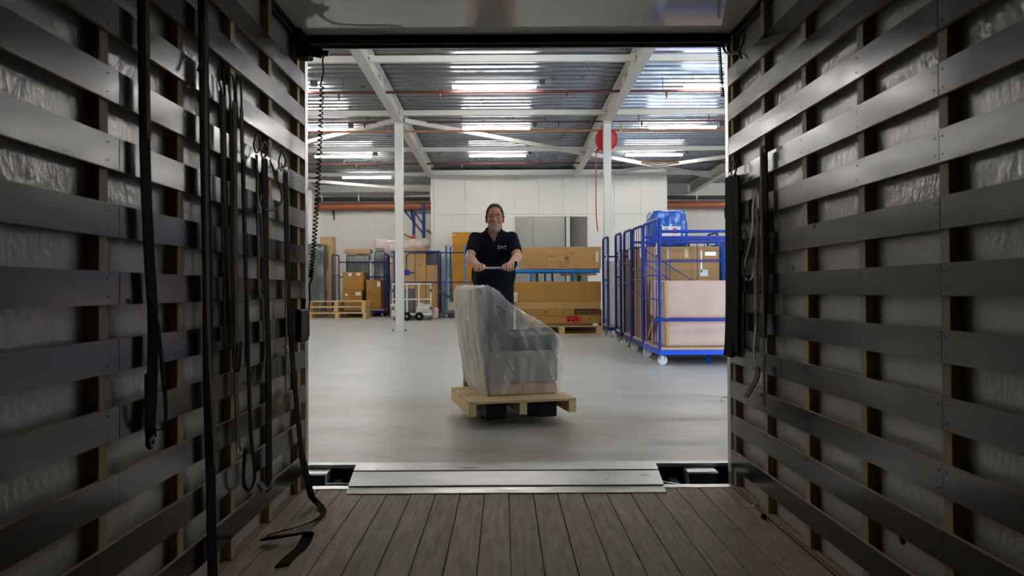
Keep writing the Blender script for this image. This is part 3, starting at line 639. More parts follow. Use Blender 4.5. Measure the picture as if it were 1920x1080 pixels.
# white room (cold store) with panels and a doorway
YW = 22.3; ZW = 4.37; WX0, WX1 = -2.15, 4.89; DX0, DX1, DZ = .33, 2.50, 2.96
wr = thing('wall_room', 'front of the tall white panelled room at the back', None, (0, YW, 0), kind='structure')
def wpan(x0, x1, z0, z1): part('panel', MB().box(x0 + .0025, x1 - .0025, YW, YW + .08, z0 + .003, z1 - .003, .003), M['wallp'], wr)
xs = [WX0 + .06, -1.15, -.40, DX0, 1.05, 1.78, DX1, 3.3, 4.1, WX1]
for a, b in zip(xs[:-1], xs[1:]):
    wpan(a, b, 3.04, ZW - .17)
    if not (a >= DX0 - .01 and b <= DX1 + .01): wpan(a, b, 0, 3.04)
    else: wpan(a, b, DZ, 3.04)
part('wall_core', MB().box(WX0 + .01, DX0, YW + .05, YW + .07, 0, ZW - .02).box(DX1, WX1, YW + .05, YW + .07, 0, ZW - .02).box(DX0, DX1, YW + .05, YW + .07, DZ, ZW - .02), M['seam'], wr)
part('corner_profile', MB().box(WX0 - .02, WX0 + .06, YW - .02, YW + .1, 0, ZW, .004), M['steelw'], wr)
part('top_band', MB().box(WX0 + .06, WX1, YW - .012, YW + .08, ZW - .17, ZW, .004), M['steelw'], wr)
part('door_jamb', MB().box(DX0 - .06, DX0, YW - .02, YW + .1, 0, DZ + .05, .004), M['steelw'], wr)
part('door_jamb', MB().box(DX1, DX1 + .05, YW - .02, YW + .1, 0, DZ + .05, .004), M['steelw'], wr)
part('door_head', MB().box(DX0, DX1, YW - .02, YW + .1, DZ, DZ + .05, .004), M['steelw'], wr)
for s, x in ((-1, WX0), (1, WX1)): part('side_panel', MB().box(x - (.04 if s > 0 else 0), x + (.04 if s < 0 else 0), YW + .08, YB - .12, 0, ZW), M['wallp'], wr)
part('roof_panel', MB().box(WX0, WX1, YW + .08, YB - .12, ZW - .06, ZW), M['wallp'], wr)
ir = thing('wall_inner', 'grey inner wall seen through the doorway of the white room', None, (1.2, 24.4, 0), kind='structure')
for a, b in ((-1.6, -.4), (-.4, .95), (.95, 2.0)): part('panel', MB().box(a + .004, b - .004, 24.4, 24.46, 0, 4.2, .003), M['inner'], ir)
part('dark_gap', MB().box(2.0, 2.06, 24.43, 24.46, 0, 4.2), M['dark'], ir); part('corner_post', MB().box(2.04, 2.16, 24.36, 24.46, 0, 4.2), M['steelw'], ir)
part('panel', MB().box(2.18, 4.8, 24.9, 24.96, 0, 4.2), M['inner'], ir)
# hose reel on the right column
p = at(1137, 262, 15.85)
t = thing('hose_reel', 'red fire hose reel high on the right white column', 'hose reel', p)
part('drum', MB().cyl(p + V((0, -.06, 0)), p + V((0, .06, 0)), .16, 24), M['red'], t)
for dy in (-.07, .07):
    ring = [p + V((.215 * math.cos(a), dy, .215 * math.sin(a))) for a in [i * math.pi / 14 for i in range(28)]]
    rp = part('rim', MB().tube(ring, .022, 8, True), M['red'], t)
    part('disc', MB().cyl(p + V((0, dy - .004, 0)), p + V((0, dy + .004, 0)), .205, 24), M['red'], t)
part('hub', MB().cyl(p + V((0, -.1, 0)), p + V((0, .1, 0)), .05, 12), M['dark'], t)
part('outlet', MB().cyl(p + V((-.12, -.02, -.17)), p + V((-.215, -.02, -.24)), .03, 10), M['red'], t)
part('arm', MB().bar(p + V((0, .0, .2)), p + V((.02, -.28, .28)), .03, .03), M['red'], t)
h = [at(1118, 284, 15.83), at(1117.5, 330, 15.83), at(1117.5, 380, 15.83), at(1118.5, 412, 15.83), at(1121, 434, 15.83)]
part('hose', MB().tube(smooth_path(h), .012, 8), M['red'], t)
t = thing('wooden_tag', 'small pale wooden strip hanging beside the hose reel', 'tag', at(1164, 248, 15.9))
q = at(1164, 240, 15.9); part('strip', MB().box(q.x - .025, q.x + .025, q.y - .01, q.y + .01, q.z - .1, q.z + .1, .003), M['card3'], t); part('wire', MB().cyl(q + V((0, 0, .1)), (q.x, q.y, zb(15.9) + .13), .004, 6), M['grey'], t)

t = thing('tube_lamp', 'added unseen tube lamp brightening the inside of the white room', 'lamp', (1.3, 23.2, 4.28), group='fluorescent tube lamps')  # unseen lamp added to brighten the view through the doorway
part('tube', MB().tube([(.55, 23.2, 4.19), (.565, 23.2, 4.19), (2.035, 23.2, 4.19), (2.05, 23.2, 4.19)], [.014, .024, .024, .014], 10), M['lamp'], t)
part('housing', MB().box(.54, 2.06, 23.17, 23.23, 4.217, 4.309, .006), M['lampbody'], t)
# ================================================================== GOODS
def carton(lab, x0, x1, y0, y1, z0, z1, m='card', group=None, rz=0, tape=True, name='cardboard_box', labels=(), seams=True, bev=.008):
    """box with tape and stuck-on labels; labels: (fx0, fx1, fz0, fz1, material) on the front face"""
    t = thing(name, lab, 'box', ((x0 + x1) / 2, (y0 + y1) / 2, z0), rz, group)
    hx, hy, h = (x1 - x0) / 2, (y1 - y0) / 2, z1 - z0
    part('carton', MB().box(-hx, hx, -hy, hy, 0, h, bev), M[m], t, world=False)
    if tape == 'front': part('tape', MB().box(-.03, .03, -hy - .0012, -hy + .01, h * .72, h - .004).box(-.03, .03, -hy, hy, h - .0005, h + .001), M['tape'], t, world=False)
    elif tape: part('tape', MB().box(-.03, .03, -hy - .001, -hy, h * .8, h), M['tape'], t, world=False)
    for (a, b, c, d, mm) in labels:
        part('label' if mm in ('paper', 'ctape') else 'print', MB().box(-hx + 2 * hx * a, -hx + 2 * hx * b, -hy - .0022, -hy, h * c, h * d), M[mm], t, world=False)
    return t
def caster(parent, x, y, big=.062, wm='wheel', z=.0):
    t = part('caster', MB().box(x - .035, x + .035, y - .035, y + .035, 2 * big + .012, 2 * big + .024).bar((x - .03, y, 2 * big + .015), (x - .03, y + .02, big), .006, .045, (0, 1, 0)).bar((x + .03, y, 2 * big + .015), (x + .03, y + .02, big), .006, .045, (0, 1, 0)), M['fork'], parent)
    a = math.radians(random.uniform(62, 105) if wm == 'whitewheel' else random.uniform(-35, 35)); d = V((math.cos(a), math.sin(a), 0)) * .019; c = V((x, y + .02, big))
    part('wheel', MB().tube([c - d, c - d * .8, c + d * .8, c + d], [big * .86, big, big, big * .86], 20).cyl(c - d * 1.15, c + d * 1.15, big * .3, 10), M[wm], t)
def roll_cage(lab, x0, x1, y0, y1, ztop, m='blue2', deckz=.205, wires=5, midrails=(.62,), front_rail=None, wm='wheel', toprails=(1.62,), curved=True, group='blue roll cages', plates=True, backbars=True):
    t = thing('roll_cage', lab, 'trolley', ((x0 + x1) / 2, (y0 + y1) / 2, 0), 0, group)
    part('base_frame', MB().box(x0, x1, y0, y0 + .05, .125, .185, .004).box(x0, x1, y1 - .05, y1, .125, .185, .004).box(x0, x0 + .05, y0 + .05, y1 - .05, .125, .185).box(x1 - .05, x1, y0 + .05, y1 - .05, .125, .185), M['base_blue' if m == 'blue2' else m], t)
    part('deck', MB().box(x0 + .015, x1 - .015, y0 + .004, y1 - .015, .186, deckz + .012, .003), M['ply'], t)
    for sx, x in ((-1, x0 + .018), (1, x1 - .018)):
        r = .019; k = .10
        if curved: path = [(x, y0 + r, .13), (x, y0 + r, ztop - k), (x, y0 + r + k * .08, ztop - k * .5), (x, y0 + r + k * .35, ztop - k * .1), (x, y0 + r + k, ztop), (x, y1 - r - k, ztop), (x, y1 - r - k * .35, ztop - k * .1), (x, y1 - r - k * .08, ztop - k * .5), (x, y1 - r, ztop - k), (x, y1 - r, .13)]
        sf = part('side_frame', MB().tube(path, r, 10), M[m], t)
        for i in range(wires):
            yy = y0 + (y1 - y0) * (i + 1) / (wires + 1); part('wire', MB().cyl((x, yy, .18), (x, yy, ztop), .005, 6), M[m], sf)
        for zr in midrails: part('rail', MB().cyl((x, y0 + r, zr), (x, y1 - r, zr), .010, 8), M[m], sf)
        if plates and sx < 0: part('document_holder', MB().box(x - .012, x + .004, y0 + .06, y0 + .20, ztop - .46, ztop - .28), M['blue'], sf); part('document', MB().box(x - .015, x - .012, y0 + .085, y0 + .175, ztop - .44, ztop - .30), M['paper'], t)
    for zr in toprails: part('back_rail', MB().cyl((x0, y1 - .02, zr), (x1, y1 - .02, zr), .017, 8), M[m], t)
    if front_rail:
        for zr in front_rail: part('front_rail', MB().cyl((x0 - .06, y0 - .005, zr), (x1, y0 - .005, zr), .018, 8), M[m], t)
    if backbars:
        for i in range(4):
            xx = x0 + (x1 - x0) * (i + 1) / 5; part('back_wire', MB().cyl((xx, y1 - .02, .18), (xx, y1 - .02, toprails[0]), .005, 6), M[m], t)
    for cx in (x0 + .055, x1 - .09):
        for cy in (y0 + .05, y1 - .09): caster(t, cx, cy, .06, wm)
    return t
# ---- row of trolleys on the right
T1 = roll_cage('nearest blue roll cage at the right edge, loaded with pink wrapped parcels', 1.88, 3.75, 9.08, 10.16, 1.79, 'blue2', front_rail=(.555,), midrails=(.80, 1.10), toprails=(1.55, 1.62), wm='whitewheel', wires=4)
part('foot_brake', MB().bar((2.52, 9.2, .125), (2.49, 9.13, .02), .05, .012), M['blue2'], T1)
for z in (1.63, 1.55): part('top_rail', MB().cyl((1.88, 9.10 + (1.63 - z) * 4, z), (3.75, 9.10 + (1.63 - z) * 4, z), .019, 10), M['blue2'], T1)
dg = lambda a, b, r=.007: MB().cyl(a, b, r, 6)
part('diagonal', dg((1.9, 10.13, 1.46), (2.75, 10.13, .9)), M['blue2'], T1); part('diagonal', dg((1.9, 10.13, 1.27), (2.6, 10.13, .82)), M['blue2'], T1)
part('thin_rail', dg((1.9, 10.12, 1.29), (3.7, 10.12, 1.29)), M['blue2'], T1); part('thin_rail', dg((2.2, 10.12, 1.31), (3.7, 10.12, 1.31)), M['blue2'], T1); part('thin_post', dg((2.2, 10.12, 1.30), (2.2, 10.12, .6)), M['blue2'], T1)
roll_cage('second blue roll cage from the front of the row, holding a tall brown carton', 1.89, 3.7, 10.22, 11.08, 1.79, 'blue', midrails=(.86, 1.04, 1.2), toprails=(1.60, 1.52), wires=4)
roll_cage('third blue roll cage in the row, half hidden by nearer cages', 1.89, 3.7, 11.14, 11.86, 1.80, 'blue', midrails=(1.0, 1.3), toprails=(1.5, 1.42), wires=4)
roll_cage('fourth blue roll cage in the row, holding a white panel', 1.89, 3.5, 12.14, 12.76, 1.81, 'blue', midrails=(.95, 1.25), toprails=(1.5, 1.1), wires=3)
roll_cage('last blue roll cage of the right row, beside the stacked flat boxes', 1.89, 3.4, 13.64, 14.38, 1.84, 'blue', midrails=(.95, .3), toprails=(1.5, 1.05), wires=3)
# pink wrapped parcels on the first cage
def parcel(lab, x0, x1, y0, y1, z0, z1, m, lean=0, name='wrapped_parcel', cat='parcel', amp=.012, bev=.04, scale=5):
    bm = bmesh.new(); bmesh.ops.create_cube(bm, size=1)
    for q in bm.verts: q.co = V(((x0 + x1) / 2 + q.co.x * (x1 - x0) + (lean if q.co.z < 0 and q.co.x < 0 else 0), (y0 + y1) / 2 + q.co.y * (y1 - y0), (z0 + z1) / 2 + q.co.z * (z1 - z0)))
    bmesh.ops.bevel(bm, geom=list(bm.edges), offset=bev, segments=3, affect='EDGES', profile=.5)
    bmesh.ops.subdivide_edges(bm, edges=[e for e in bm.edges if e.calc_length() > .15], cuts=9, use_grid_fill=True)
    bm.normal_update(); s = random.random() * 50
    for q in bm.verts:
        d = noise.noise(V((q.co.x * scale + s, q.co.y * scale, q.co.z * scale * .6))) * amp
        n = q.normal.copy(); q.co += n * d
        q.co.z = max(q.co.z, z0)
    t = thing(name, lab, cat, ((x0 + x1) / 2, (y0 + y1) / 2, z0)); mb = MB().frombm(bm, True); part('wrapping', mb, M[m], t); return t
t = parcel('upper pink paper wrapped bale on the nearest roll cage, above the blue rail', 1.96, 3.6, 9.16, 9.98, .565, 1.03, 'pinkpaper', -.03)
part('paper_flap', MB().add([(1.95, 9.2, 1.0), (1.93, 9.45, .62), (1.86, 9.75, .26), (1.93, 9.9, .4), (1.955, 9.21, 1.0), (1.94, 9.46, .62), (1.87, 9.76, .26), (1.94, 9.91, .4)], [(0, 1, 2, 3), (4, 7, 6, 5), (0, 4, 5, 1), (1, 5, 6, 2), (2, 6, 7, 3)]), M['pinkpaper'], t)
part('kraft_corner', MB().box(1.955, 2.025, 9.153, 9.30, .56, 1.02, .02), M['kraft'], t)
t = parcel('lower pink paper wrapped bale on the nearest roll cage, below the blue rail', 1.975, 3.6, 9.15, 9.98, .218, .55, 'pinkpaper', -.02)
part('tape', MB().box(2.03, 2.14, 9.136, 9.15, .485, .51), M['ctape'], t)
part('kraft_corner', MB().box(1.968, 2.035, 9.143, 9.30, .222, .53, .02), M['kraft'], t)
carton('large brown carton with clear tape strips behind the pink bales', 1.96, 2.96, 10.25, 10.95, .218, 1.50, 'card', tape=False, labels=((.28, .33, .86, .97, 'ctape'), (.52, .57, .88, .97, 'ctape'), (.8, .95, .90, .94, 'ctape'), (.73, .84, .68, .75, 'paper'), (.74, .76, .72, .96, 'ctape')))
t = parcel('blue plastic wrapped package with a white label, on top of the cages', 2.22, 2.76, 11.2, 11.7, 1.53, 2.08, 'bluefilm', 0, 'blue_package', 'package', .045, .05, 8)
part('label', MB().box(2.36, 2.64, 11.135, 11.15, 1.66, 1.84), M['paper'], t)
part('print', MB().box(2.52, 2.58, 11.131, 11.135, 1.735, 1.815), M['redink'], t); part('print', MB().box(2.40, 2.45, 11.131, 11.135, 1.80, 1.812).box(2.59, 2.615, 11.131, 11.135, 1.755, 1.79), M['grey'], t)
part('print', MB().box(2.50, 2.55, 11.131, 11.135, 1.695, 1.703), M['redink'], t)
part('print', MB().box(2.538, 2.541, 11.1295, 11.131, 1.735, 1.815).box(2.558, 2.561, 11.1295, 11.131, 1.735, 1.815).box(2.52, 2.58, 11.1295, 11.131, 1.773, 1.777), M['paper'], t)
t = parcel('blue plastic wrapped load hanging over the right end of the second cage', 2.99, 3.6, 10.3, 10.9, .218, 1.56, 'bluefilm', 0, 'blue_package', 'package', .03, .06, 7)
carton('tall brown carton with a white sheet in the third cage', 2.0, 2.9, 11.22, 11.8, .218, 1.52, 'card', labels=((.1, .3, .6, .95, 'paper'), (.02, .6, .45, .5, 'ctape')))
carton('pale wooden board standing in the fourth roll cage', 1.96, 2.15, 12.2, 12.7, .218, 1.55, 'card3', tape=False, name='board')
parcel('grey film wrapped roll in the fourth roll cage', 2.2, 2.7, 12.2, 12.7, .218, 1.3, 'greyfilm', 0, 'wrapped_roll', 'package', .03, .1)
parcel('white wrapped panel in the last roll cage', 1.96, 2.5, 13.7, 14.3, .218, 1.4, 'whitefilm', 0, 'wrapped_package', 'package', .01, .02)
# ---- pallets
def pallet(lab, loc, rz, W, D, H, nboards, m, group, bottom=True, run='x', nst=3, bt=.02):
    t = thing('wooden_pallet', lab, 'pallet', loc, rz, group)
    gap = .35 if nboards < 8 else .25
    bw = D / (nboards - gap + gap * 0 + (0)) if False else D / (nboards + gap * (nboards - 1)); g = bw * gap
    dm = MB().box(-W / 2, W / 2, -bw / 2, bw / 2, H - bt, H, .002).mesh('deck_board'); dm.materials.append(M[m])
    for i in range(nboards): shared('deck_board', dm, t, (0, -D / 2 + bw / 2 + i * (bw + g), 0))
    sw = .085 if bottom else .055
    for i in range(nst):
        x = -W / 2 + sw / 2 + i * (W - sw) / (nst - 1)
        if bottom:
            bm_ = MB().box(-sw / 2 - .012, sw / 2 + .012, -.07, .07, bt, H - bt - .001).mesh('block'); bm_.materials.append(M[m])
            for y in (-D / 2 + .07, 0, D / 2 - .07): shared('block', bm_, t, (x, y, 0))
        else: part('stringer', MB().box(x - sw / 2, x + sw / 2, -D / 2, D / 2, 0, H - bt, .002), M[m], t, world=False)
    if bottom:
        for y in (-D / 2 + .07, 0, D / 2 - .07): part('bottom_board', MB().box(-W / 2, W / 2, y - .065, y + .065, 0, bt, .002), M[m], t, world=False)
    return t
names = ('bottom', 'middle', 'top')
for k in range(3): pallet('pale pine pallet at the far left, %s of its stack of three' % names[k], (-4.745 + (.02, -.01, 0)[k], 21.1 + .4, k * .167), 0, 1.64, .8, .165, 5, 'pine', 'stacked pallets')
pallet('pine pallet on the floor under the stack of flat boxes', (1.11, 14.77, 0), 0, 1.52, .8, .17, 5, 'pine', None)
# stack of flat boxes on that pallet
YS = 14.37
carton('flat brown box with small white sticker, lowest of the stack on the pallet', .30, 1.86, YS, 15.1, .171, .222, 'card5', tape=False, labels=((.90, .965, .05, .95, 'paper'), (.2, .4, .4, .7, 'faintred'), (.55, .6, .3, .6, 'faintred')), bev=.004)
carton('long brown box with a red and white sticker, second from the bottom of the stack', .42, 1.86, YS + .01, 15.1, .223, .372, 'card2', tape=False, labels=((.53, .73, .12, .86, 'redink'), (.55, .69, .72, .80, 'paper'), (.56, .59, .25, .5, 'paper'), (.62, .64, .2, .5, 'paper'), (.66, .68, .25, .55, 'paper'), (.08, .16, .4, .7, 'faintred'), (.84, .87, .5, .7, 'ink')), bev=.005)
carton('shorter brown box with printed squares, third from the bottom of the stack', .33, 1.36, YS, 15.1, .373, .493, 'card2', tape=False, labels=((.08, .085, .1, .9, 'ink'), (.22, .225, .1, .9, 'ink'), (.42, .50, .35, .75, 'ink'), (.65, .655, .1, .9, 'ink'), (.76, .79, .3, .7, 'ink'), (.88, .885, .1, .9, 'ink'), (.1, .2, .35, .38, 'ink')), bev=.005)
for i, (za_, zb_) in enumerate(((.373, .40), (.402, .43), (.432, .46), (.462, .49))): carton('thin dark flat box beside the shorter printed box, layer %s' % ('at the bottom', 'second up', 'third up', 'at the top')[i], 1.38, 1.85 - .02 * (i % 2), YS + .03 + .02 * (i % 2), 15.0, za_, zb_, 'card5', 'thin flat boxes', tape=False, bev=.003)
carton('long brown box with faint print, just under the big plain box', .16, 1.86, YS, 15.1, .495, .637, 'card', tape=False, labels=((.0, .2, .92, .99, 'ctape'), (.36, .365, .1, .9, 'kraft'), (.53, .535, .1, .9, 'kraft'), (.70, .705, .1, .9, 'kraft')), bev=.006)
carton('big plain long brown box on top of the pallet stack', .14, 1.87, YS + .02, 15.1, .638, 1.025, 'card2', tape=False)
parcel('small crumpled paper scrap beside the big plain box', .16, .26, 14.26, 14.36, .64, .82, 'pinkfilm', 0, 'paper_scrap', 'paper', .03, .02)
# blue rack with the upper carton
t = thing('blue_rack', 'light blue tube rack holding a long printed carton behind the pallet stack', 'rack', (1.15, 16.4, 0))
part('front_beam', MB().cyl((.20, 16.0, 1.245), (2.05, 16.0, 1.245), .042, 12), M['lblue'], t); part('rear_beam', MB().cyl((.20, 16.7, 1.245), (2.05, 16.7, 1.245), .042, 12), M['lblue'], t)
for x in (.58, 1.50): part('leg', MB().cyl((x, 16.0, 0), (x, 16.0, 1.21), .025, 8), M['lblue'], t)
for x in (.92, 1.08): part('leg', MB().cyl((x, 16.7, 0), (x, 16.7, 1.21), .025, 8), M['lblue'], t)
for x in (.40, 1.9): part('cross_tube', MB().cyl((x, 16.0, 1.245), (x, 16.7, 1.245), .025, 8), M['lblue'], t)
for x in (.72, 1.62): part('dark_strut', MB().cyl((x, 16.3, 0), (x, 16.3, 1.22), .02, 8), M['dark'], t)
part('shelf_board', MB().box(1.25, 2.0, 16.1, 16.6, 1.155, 1.195), M['card3'], t)
pr = [(.33, .68, .655, .665, 'ink')]
carton('long printed carton lying on the light blue rack', .365, 2.08, 15.98, 16.7, 1.292, 1.765, 'card', tape=False, labels=((.32, .67, .655, .662, 'ink'), (.32, .323, .0, .66, 'ink'), (.447, .449, .0, .6, 'faintred'), (.667, .67, .0, .66, 'ink'), (.34, .43, .57, .60, 'ink'), (.545, .60, .42, .56, 'ink'), (.47, .51, .30, .34, 'ink'), (.47, .52, .20, .23, 'ink'), (.47, .53, .10, .13, 'ink'), (.545, .59, .22, .25, 'ink'), (.545, .61, .32, .36, 'ink'), (.545, .58, .10, .13, 'ink'), (.6, .68, .70, .74, 'faintred'), (.935, .965, .30, .78, 'paper'), (.008, .012, .0, 1.0, 'kraft')))
for lab, x0, x1, m in (('grey board leaning under the light blue rack', .92, .70, 'inner'), ('white board leaning under the light blue rack', 1.50, 1.26, 'paper')):
    solo('leaning_board', MB().bar((x0 + .2, 17.2, .0), (x1, 17.2, 1.22), .13, .03, (0, 1, 0)), M[m], lab, 'board')
solo('green_strap', MB().bar((1.66, 16.25, 0), (1.66, 16.25, 1.15), .05, .05), mat('green_paint', (.03, .16, .04), .5), 'green post under the right end of the light blue rack', 'post')
# ---- far left goods
t = carton('tall narrow carton standing behind the pallet stack at the far left', -5.63, -5.26, 22.9, 23.4, 0, 2.44, 'card3', tape=False)
t = parcel('tall panel in shiny dark grey film leaning beside the narrow carton', -5.98, -5.40, 22.5, 22.86, 0, 2.2, 'greyfilm', -.08, 'wrapped_package', 'package', .05, .06)
parcel('small pink wrapped bundle at the far left edge behind the grey film', -6.2, -5.9, 23.2, 23.6, 1.3, 1.75, 'pinkfilm', 0, 'wrapped_bundle', 'package', .04, .08)
carton('brown carton standing under the pink bundle at the far left edge', -6.25, -5.86, 23.1, 23.7, 0, 1.3, 'card3', tape=False)
roll_cage('dark blue roll cage at the far left with four brown handle boxes', -5.15, -3.56, 22.3, 23.25, 1.87, 'blue', midrails=(1.25,), toprails=(1.66, 1.2), wires=3, plates=False)
roll_cage('dark blue roll cage behind the handle boxes, against the back wall', -5.02, -3.42, 23.9, 24.9, 1.87, 'blue', midrails=(1.25,), toprails=(1.66,), wires=4, plates=False)
bl = [('upper brown box with two white stickers in the far left cage', -4.84, -4.22, .785, 1.345), ('lower brown box with two white stickers in the far left cage', -4.86, -4.27, .218, .782), ('upper brown box with one white sticker, right stack in the far left cage', -4.14, -3.70, .70, 1.10), ('lower brown box without sticker, right stack in the far left cage', -4.14, -3.70, .218, .698)]
for i, (lab, a, b, c, d) in enumerate(bl):
    L = [((.27, .43, .78, .95, 'paper'), (.66, .84, .80, .95, 'paper')), ((.15, .28, .72, .83, 'paper'), (.68, .95, .74, .92, 'paper')), ((.75, .97, .50, .85, 'paper'),), ()][i]
    t = carton(lab, a, b, 22.42, 22.95, c, d, 'card2', 'brown handle boxes', labels=L, tape=False)
    w = (b - a) / 2; h = d - c; yy = -.265
    part('hand_hole', MB().add([(.06 * math.cos(q) * (1), yy - .002, h * .82 + .035 * max(0, math.sin(q))) for q in [k * math.pi / 8 for k in range(9)]] , [list(range(9))]), M['ink'], t, world=False)
    part('seam', MB().box(-w, w, yy - .0015, yy, h * .52, h * .52 + .004), M['kraft'], t, world=False)
t = parcel('grey film wrapped package with brown top behind the far left cage', -4.95, -4.20, 23.35, 23.75, 0, 1.90, 'greyfilm', 0, 'wrapped_package', 'package', .03, .05)
carton('pale carton lid on the grey film package', -4.98, -4.18, 23.33, 23.78, 1.93, 2.07, 'card3', tape=False)
t = parcel('tall grey film wrapped package with a white label beside the column', -4.05, -3.62, 23.3, 23.8, 0, 2.02, 'greyfilm', -.05, 'wrapped_package', 'package', .04, .06)
parcel('clear film wrapped carton on top of the tall grey package', -4.05, -3.52, 23.3, 23.8, 2.06, 2.38, 'pinkfilm', 0, 'wrapped_carton', 'package', .02, .04)
t2 = carton('white papers stack standing between the two wrapped packages', -4.19, -4.12, 23.28, 23.33, 0, 1.72, 'paper', tape=False, name='paper_board')
carton('dark brown carton behind the hand cart and column', -3.38, -2.75, 24.2, 24.8, 0, 1.18, 'card5', tape=False)
# rolled pink bundle lying on tall cartons
t = thing('wrapped_roll', 'pinkish film wrapped roll lying across the tall cartons behind the column', 'roll', (-2.9, 22.5, 1.8))
bm = MB(); P = [V((-3.60 + i * .105, 22.5, 2.03 + .02 * math.sin(i * 1.7) + .012 * i)) for i in range(14)]; bm.tube(P, [.14, .24, .28, .27, .25, .24, .22, .21, .20, .20, .19, .19, .17, .1], 16); part('wrapping', bm, M['pinkfilm'], t)
# big cage with tall cartons
x0, x1, yA, yB_ = -3.16, -1.86, 21.35, 22.15
roll_cage('dark blue roll cage right of the column with tall cartons', x0, x1, yA, yB_, 1.92, 'blue', midrails=(1.1,), toprails=(1.9,), wires=2, plates=False, front_rail=(1.9, 1.02), backbars=False)
t = thing('cage_gate', 'blue gate frame on the roll cage right of the column', 'gate', (-2.6, yA - .06, .9))
part('frame', MB().tube([(-2.55, yA - .05, 1.30), (-2.75, yA - .05, 1.30), (-2.78, yA - .05, 1.33), (-2.78, yA - .05, 1.78), (-2.72, yA - .05, 1.86), (-1.9, yA - .05, 1.86)], .016, 8), M['blue'], t)
part('latch', MB().box(-2.84, -2.70, yA - .08, yA - .02, 1.22, 1.38, .01), M['blue2'], t)
carton('tall pale carton, left of the two in the cage right of the column', -2.98, -2.56, 21.45, 22.05, .218, 2.0, 'card3', 'tall cartons', tape=False)
carton('tall carton with faint handle mark, right of the two in the cage', -2.55, -2.24, 21.45, 22.05, .218, 2.0, 'card', 'tall cartons', tape=False, labels=((.4, .5, .72, .75, 'ink'),))
carton('medium brown carton at the right end of the cage right of the column', -2.23, -1.90, 21.45, 22.05, .218, 1.52, 'card', tape=False)
t = carton('black flat screen shaped box on top of the medium carton', -2.23, -1.90, 21.5, 21.95, 1.525, 1.88, 'grey', tape=False, name='black_box')
part('frame', MB().box(-2.23, -2.10, 21.46, 21.5, 1.53, 1.88), M['dark'], t)
parcel('white crumpled plastic bundle on the floor behind the hand cart', -2.42, -2.02, 20.55, 20.95, .0, .42, 'whitefilm', 0, 'plastic_bundle', 'bundle', .07, .09, 6)
parcel('pinkish crumpled bundle beside the white plastic bundle', -2.0, -1.85, 20.8, 21.1, .0, .30, 'pinkfilm', 0, 'plastic_bundle', 'bundle', .04, .05, 6)
parcel('pale crumpled bundle on the floor left of the column base', -3.2, -2.95, 20.9, 21.2, .0, .42, 'pinkfilm', 0, 'plastic_bundle', 'bundle', .04, .06, 6)
carton('dark grey box under the hand cart frame', -2.76, -2.51, 20.7, 21.0, .0, .85, 'grey', tape=False, name='grey_box')
# hand cart of white tubes
YC = 20.0; t = thing('hand_cart', 'white tube hand cart with black wheels standing by the left column', 'cart', (-2.45, YC, 0))
X0, X1 = -2.98, -1.96
part('frame', MB().tube([(X0, YC, .16), (X0, YC, .98), (X1, YC, .98), (X1, YC, .16)], .026, 8, True), M['whitepaint'], t)
for x in (-2.60, -2.28): part('upright', MB().cyl((x, YC, .16), (x, YC, .98), .022, 8), M['whitepaint'], t)
part('crossbar', MB().cyl((X0, YC, .57), (X1, YC, .57), .018, 8), M['whitepaint'], t)
part('platform', MB().box(X0, X1, YC - .02, YC + .5, .14, .18, .004), M['whitepaint'], t)
part('yellow_sticker', MB().box(-2.2, -2.08, YC - .03, YC - .026, .962, .998), mat('yellow_sticker', (.6, .5, .08), .5), t)
for x in (X0, X1):
    for z in (.8, .33): part('clamp', MB().cyl((x, YC, z - .04), (x, YC, z + .04), .034, 8), M['grey'], t)
for x in (-2.60, -2.27):
    w = part('wheel', MB().tube([(x, YC - .09, .115), (x, YC - .08, .115), (x, YC - .03, .115), (x, YC - .02, .115)], [.085, .115, .115, .085], 20), M['black'], t)
    part('hub', MB().cyl((x, YC - .1, .115), (x, YC - .085, .115), .03, 10), M['wheel'], w)
for x in (X0 + .03, X1 - .03): caster(t, x, YC + .05, .045, 'grey')
# light blue frame trolley with orange board
t = thing('frame_trolley', 'light blue upright frame trolley carrying the tall orange board', 'trolley', (-1.35, 21.4, 0))
YT = 21.2; xa, xb = -1.64, -1.10
part('frame', MB().tube([(xa, YT, .14), (xa, YT, 2.06), (xb, YT, 2.06), (xb, YT, .14)], .028, 8), M['lblue'], t)
part('frame', MB().tube([(xa + .09, YT + .5, .14), (xa + .09, YT + .5, 2.04), (xb + .08, YT + .5, 2.04), (xb + .08, YT + .5, .14)], .024, 8), M['lblue'], t)
part('platform', MB().box(xa - .06, -.5, YT - .05, YT + .7, .125, .165, .004), M['blue'], t); part('platform_board', MB().box(xa - .04, -.52, YT - .03, YT + .68, .166, .185, .003), M['ply'], t)
part('rail', MB().cyl((-1.86, YT, 1.86), (-.7, YT, 1.86), .018, 8), M['blue'], t); part('rail', MB().cyl((-1.86, YT, 1.02), (-.85, YT, 1.02), .014, 8), M['blue'], t)
part('latch', MB().box(-.93, -.80, YT - .03, YT + .03, 1.0, 1.16, .01), M['blue2'], t)
for x in (xa, -.7): caster(t, x, YT + .02, .058, 'wheel'); caster(t, x, YT + .55, .058, 'wheel')
carton('tall orange-brown flat carton standing on the light blue trolley', -1.48, -.72, 21.5, 21.66, .19, 2.46, 'card4', tape=False, name='flat_carton', labels=((.04, .12, .955, .975, 'ctape'),))
solo('dark_brace', MB().bar((-1.88, 21.17, .80), (-.93, 21.17, .225), .05, .07), M['dark'], 'dark diagonal bar lying across the light blue trolley', 'bar')
parcel('pale green rolled bundle on the light blue trolley platform', -1.66, -1.15, 21.22, 21.46, .19, .46, 'greenfilm', 0, 'rolled_bundle', 'bundle', .03, .08)
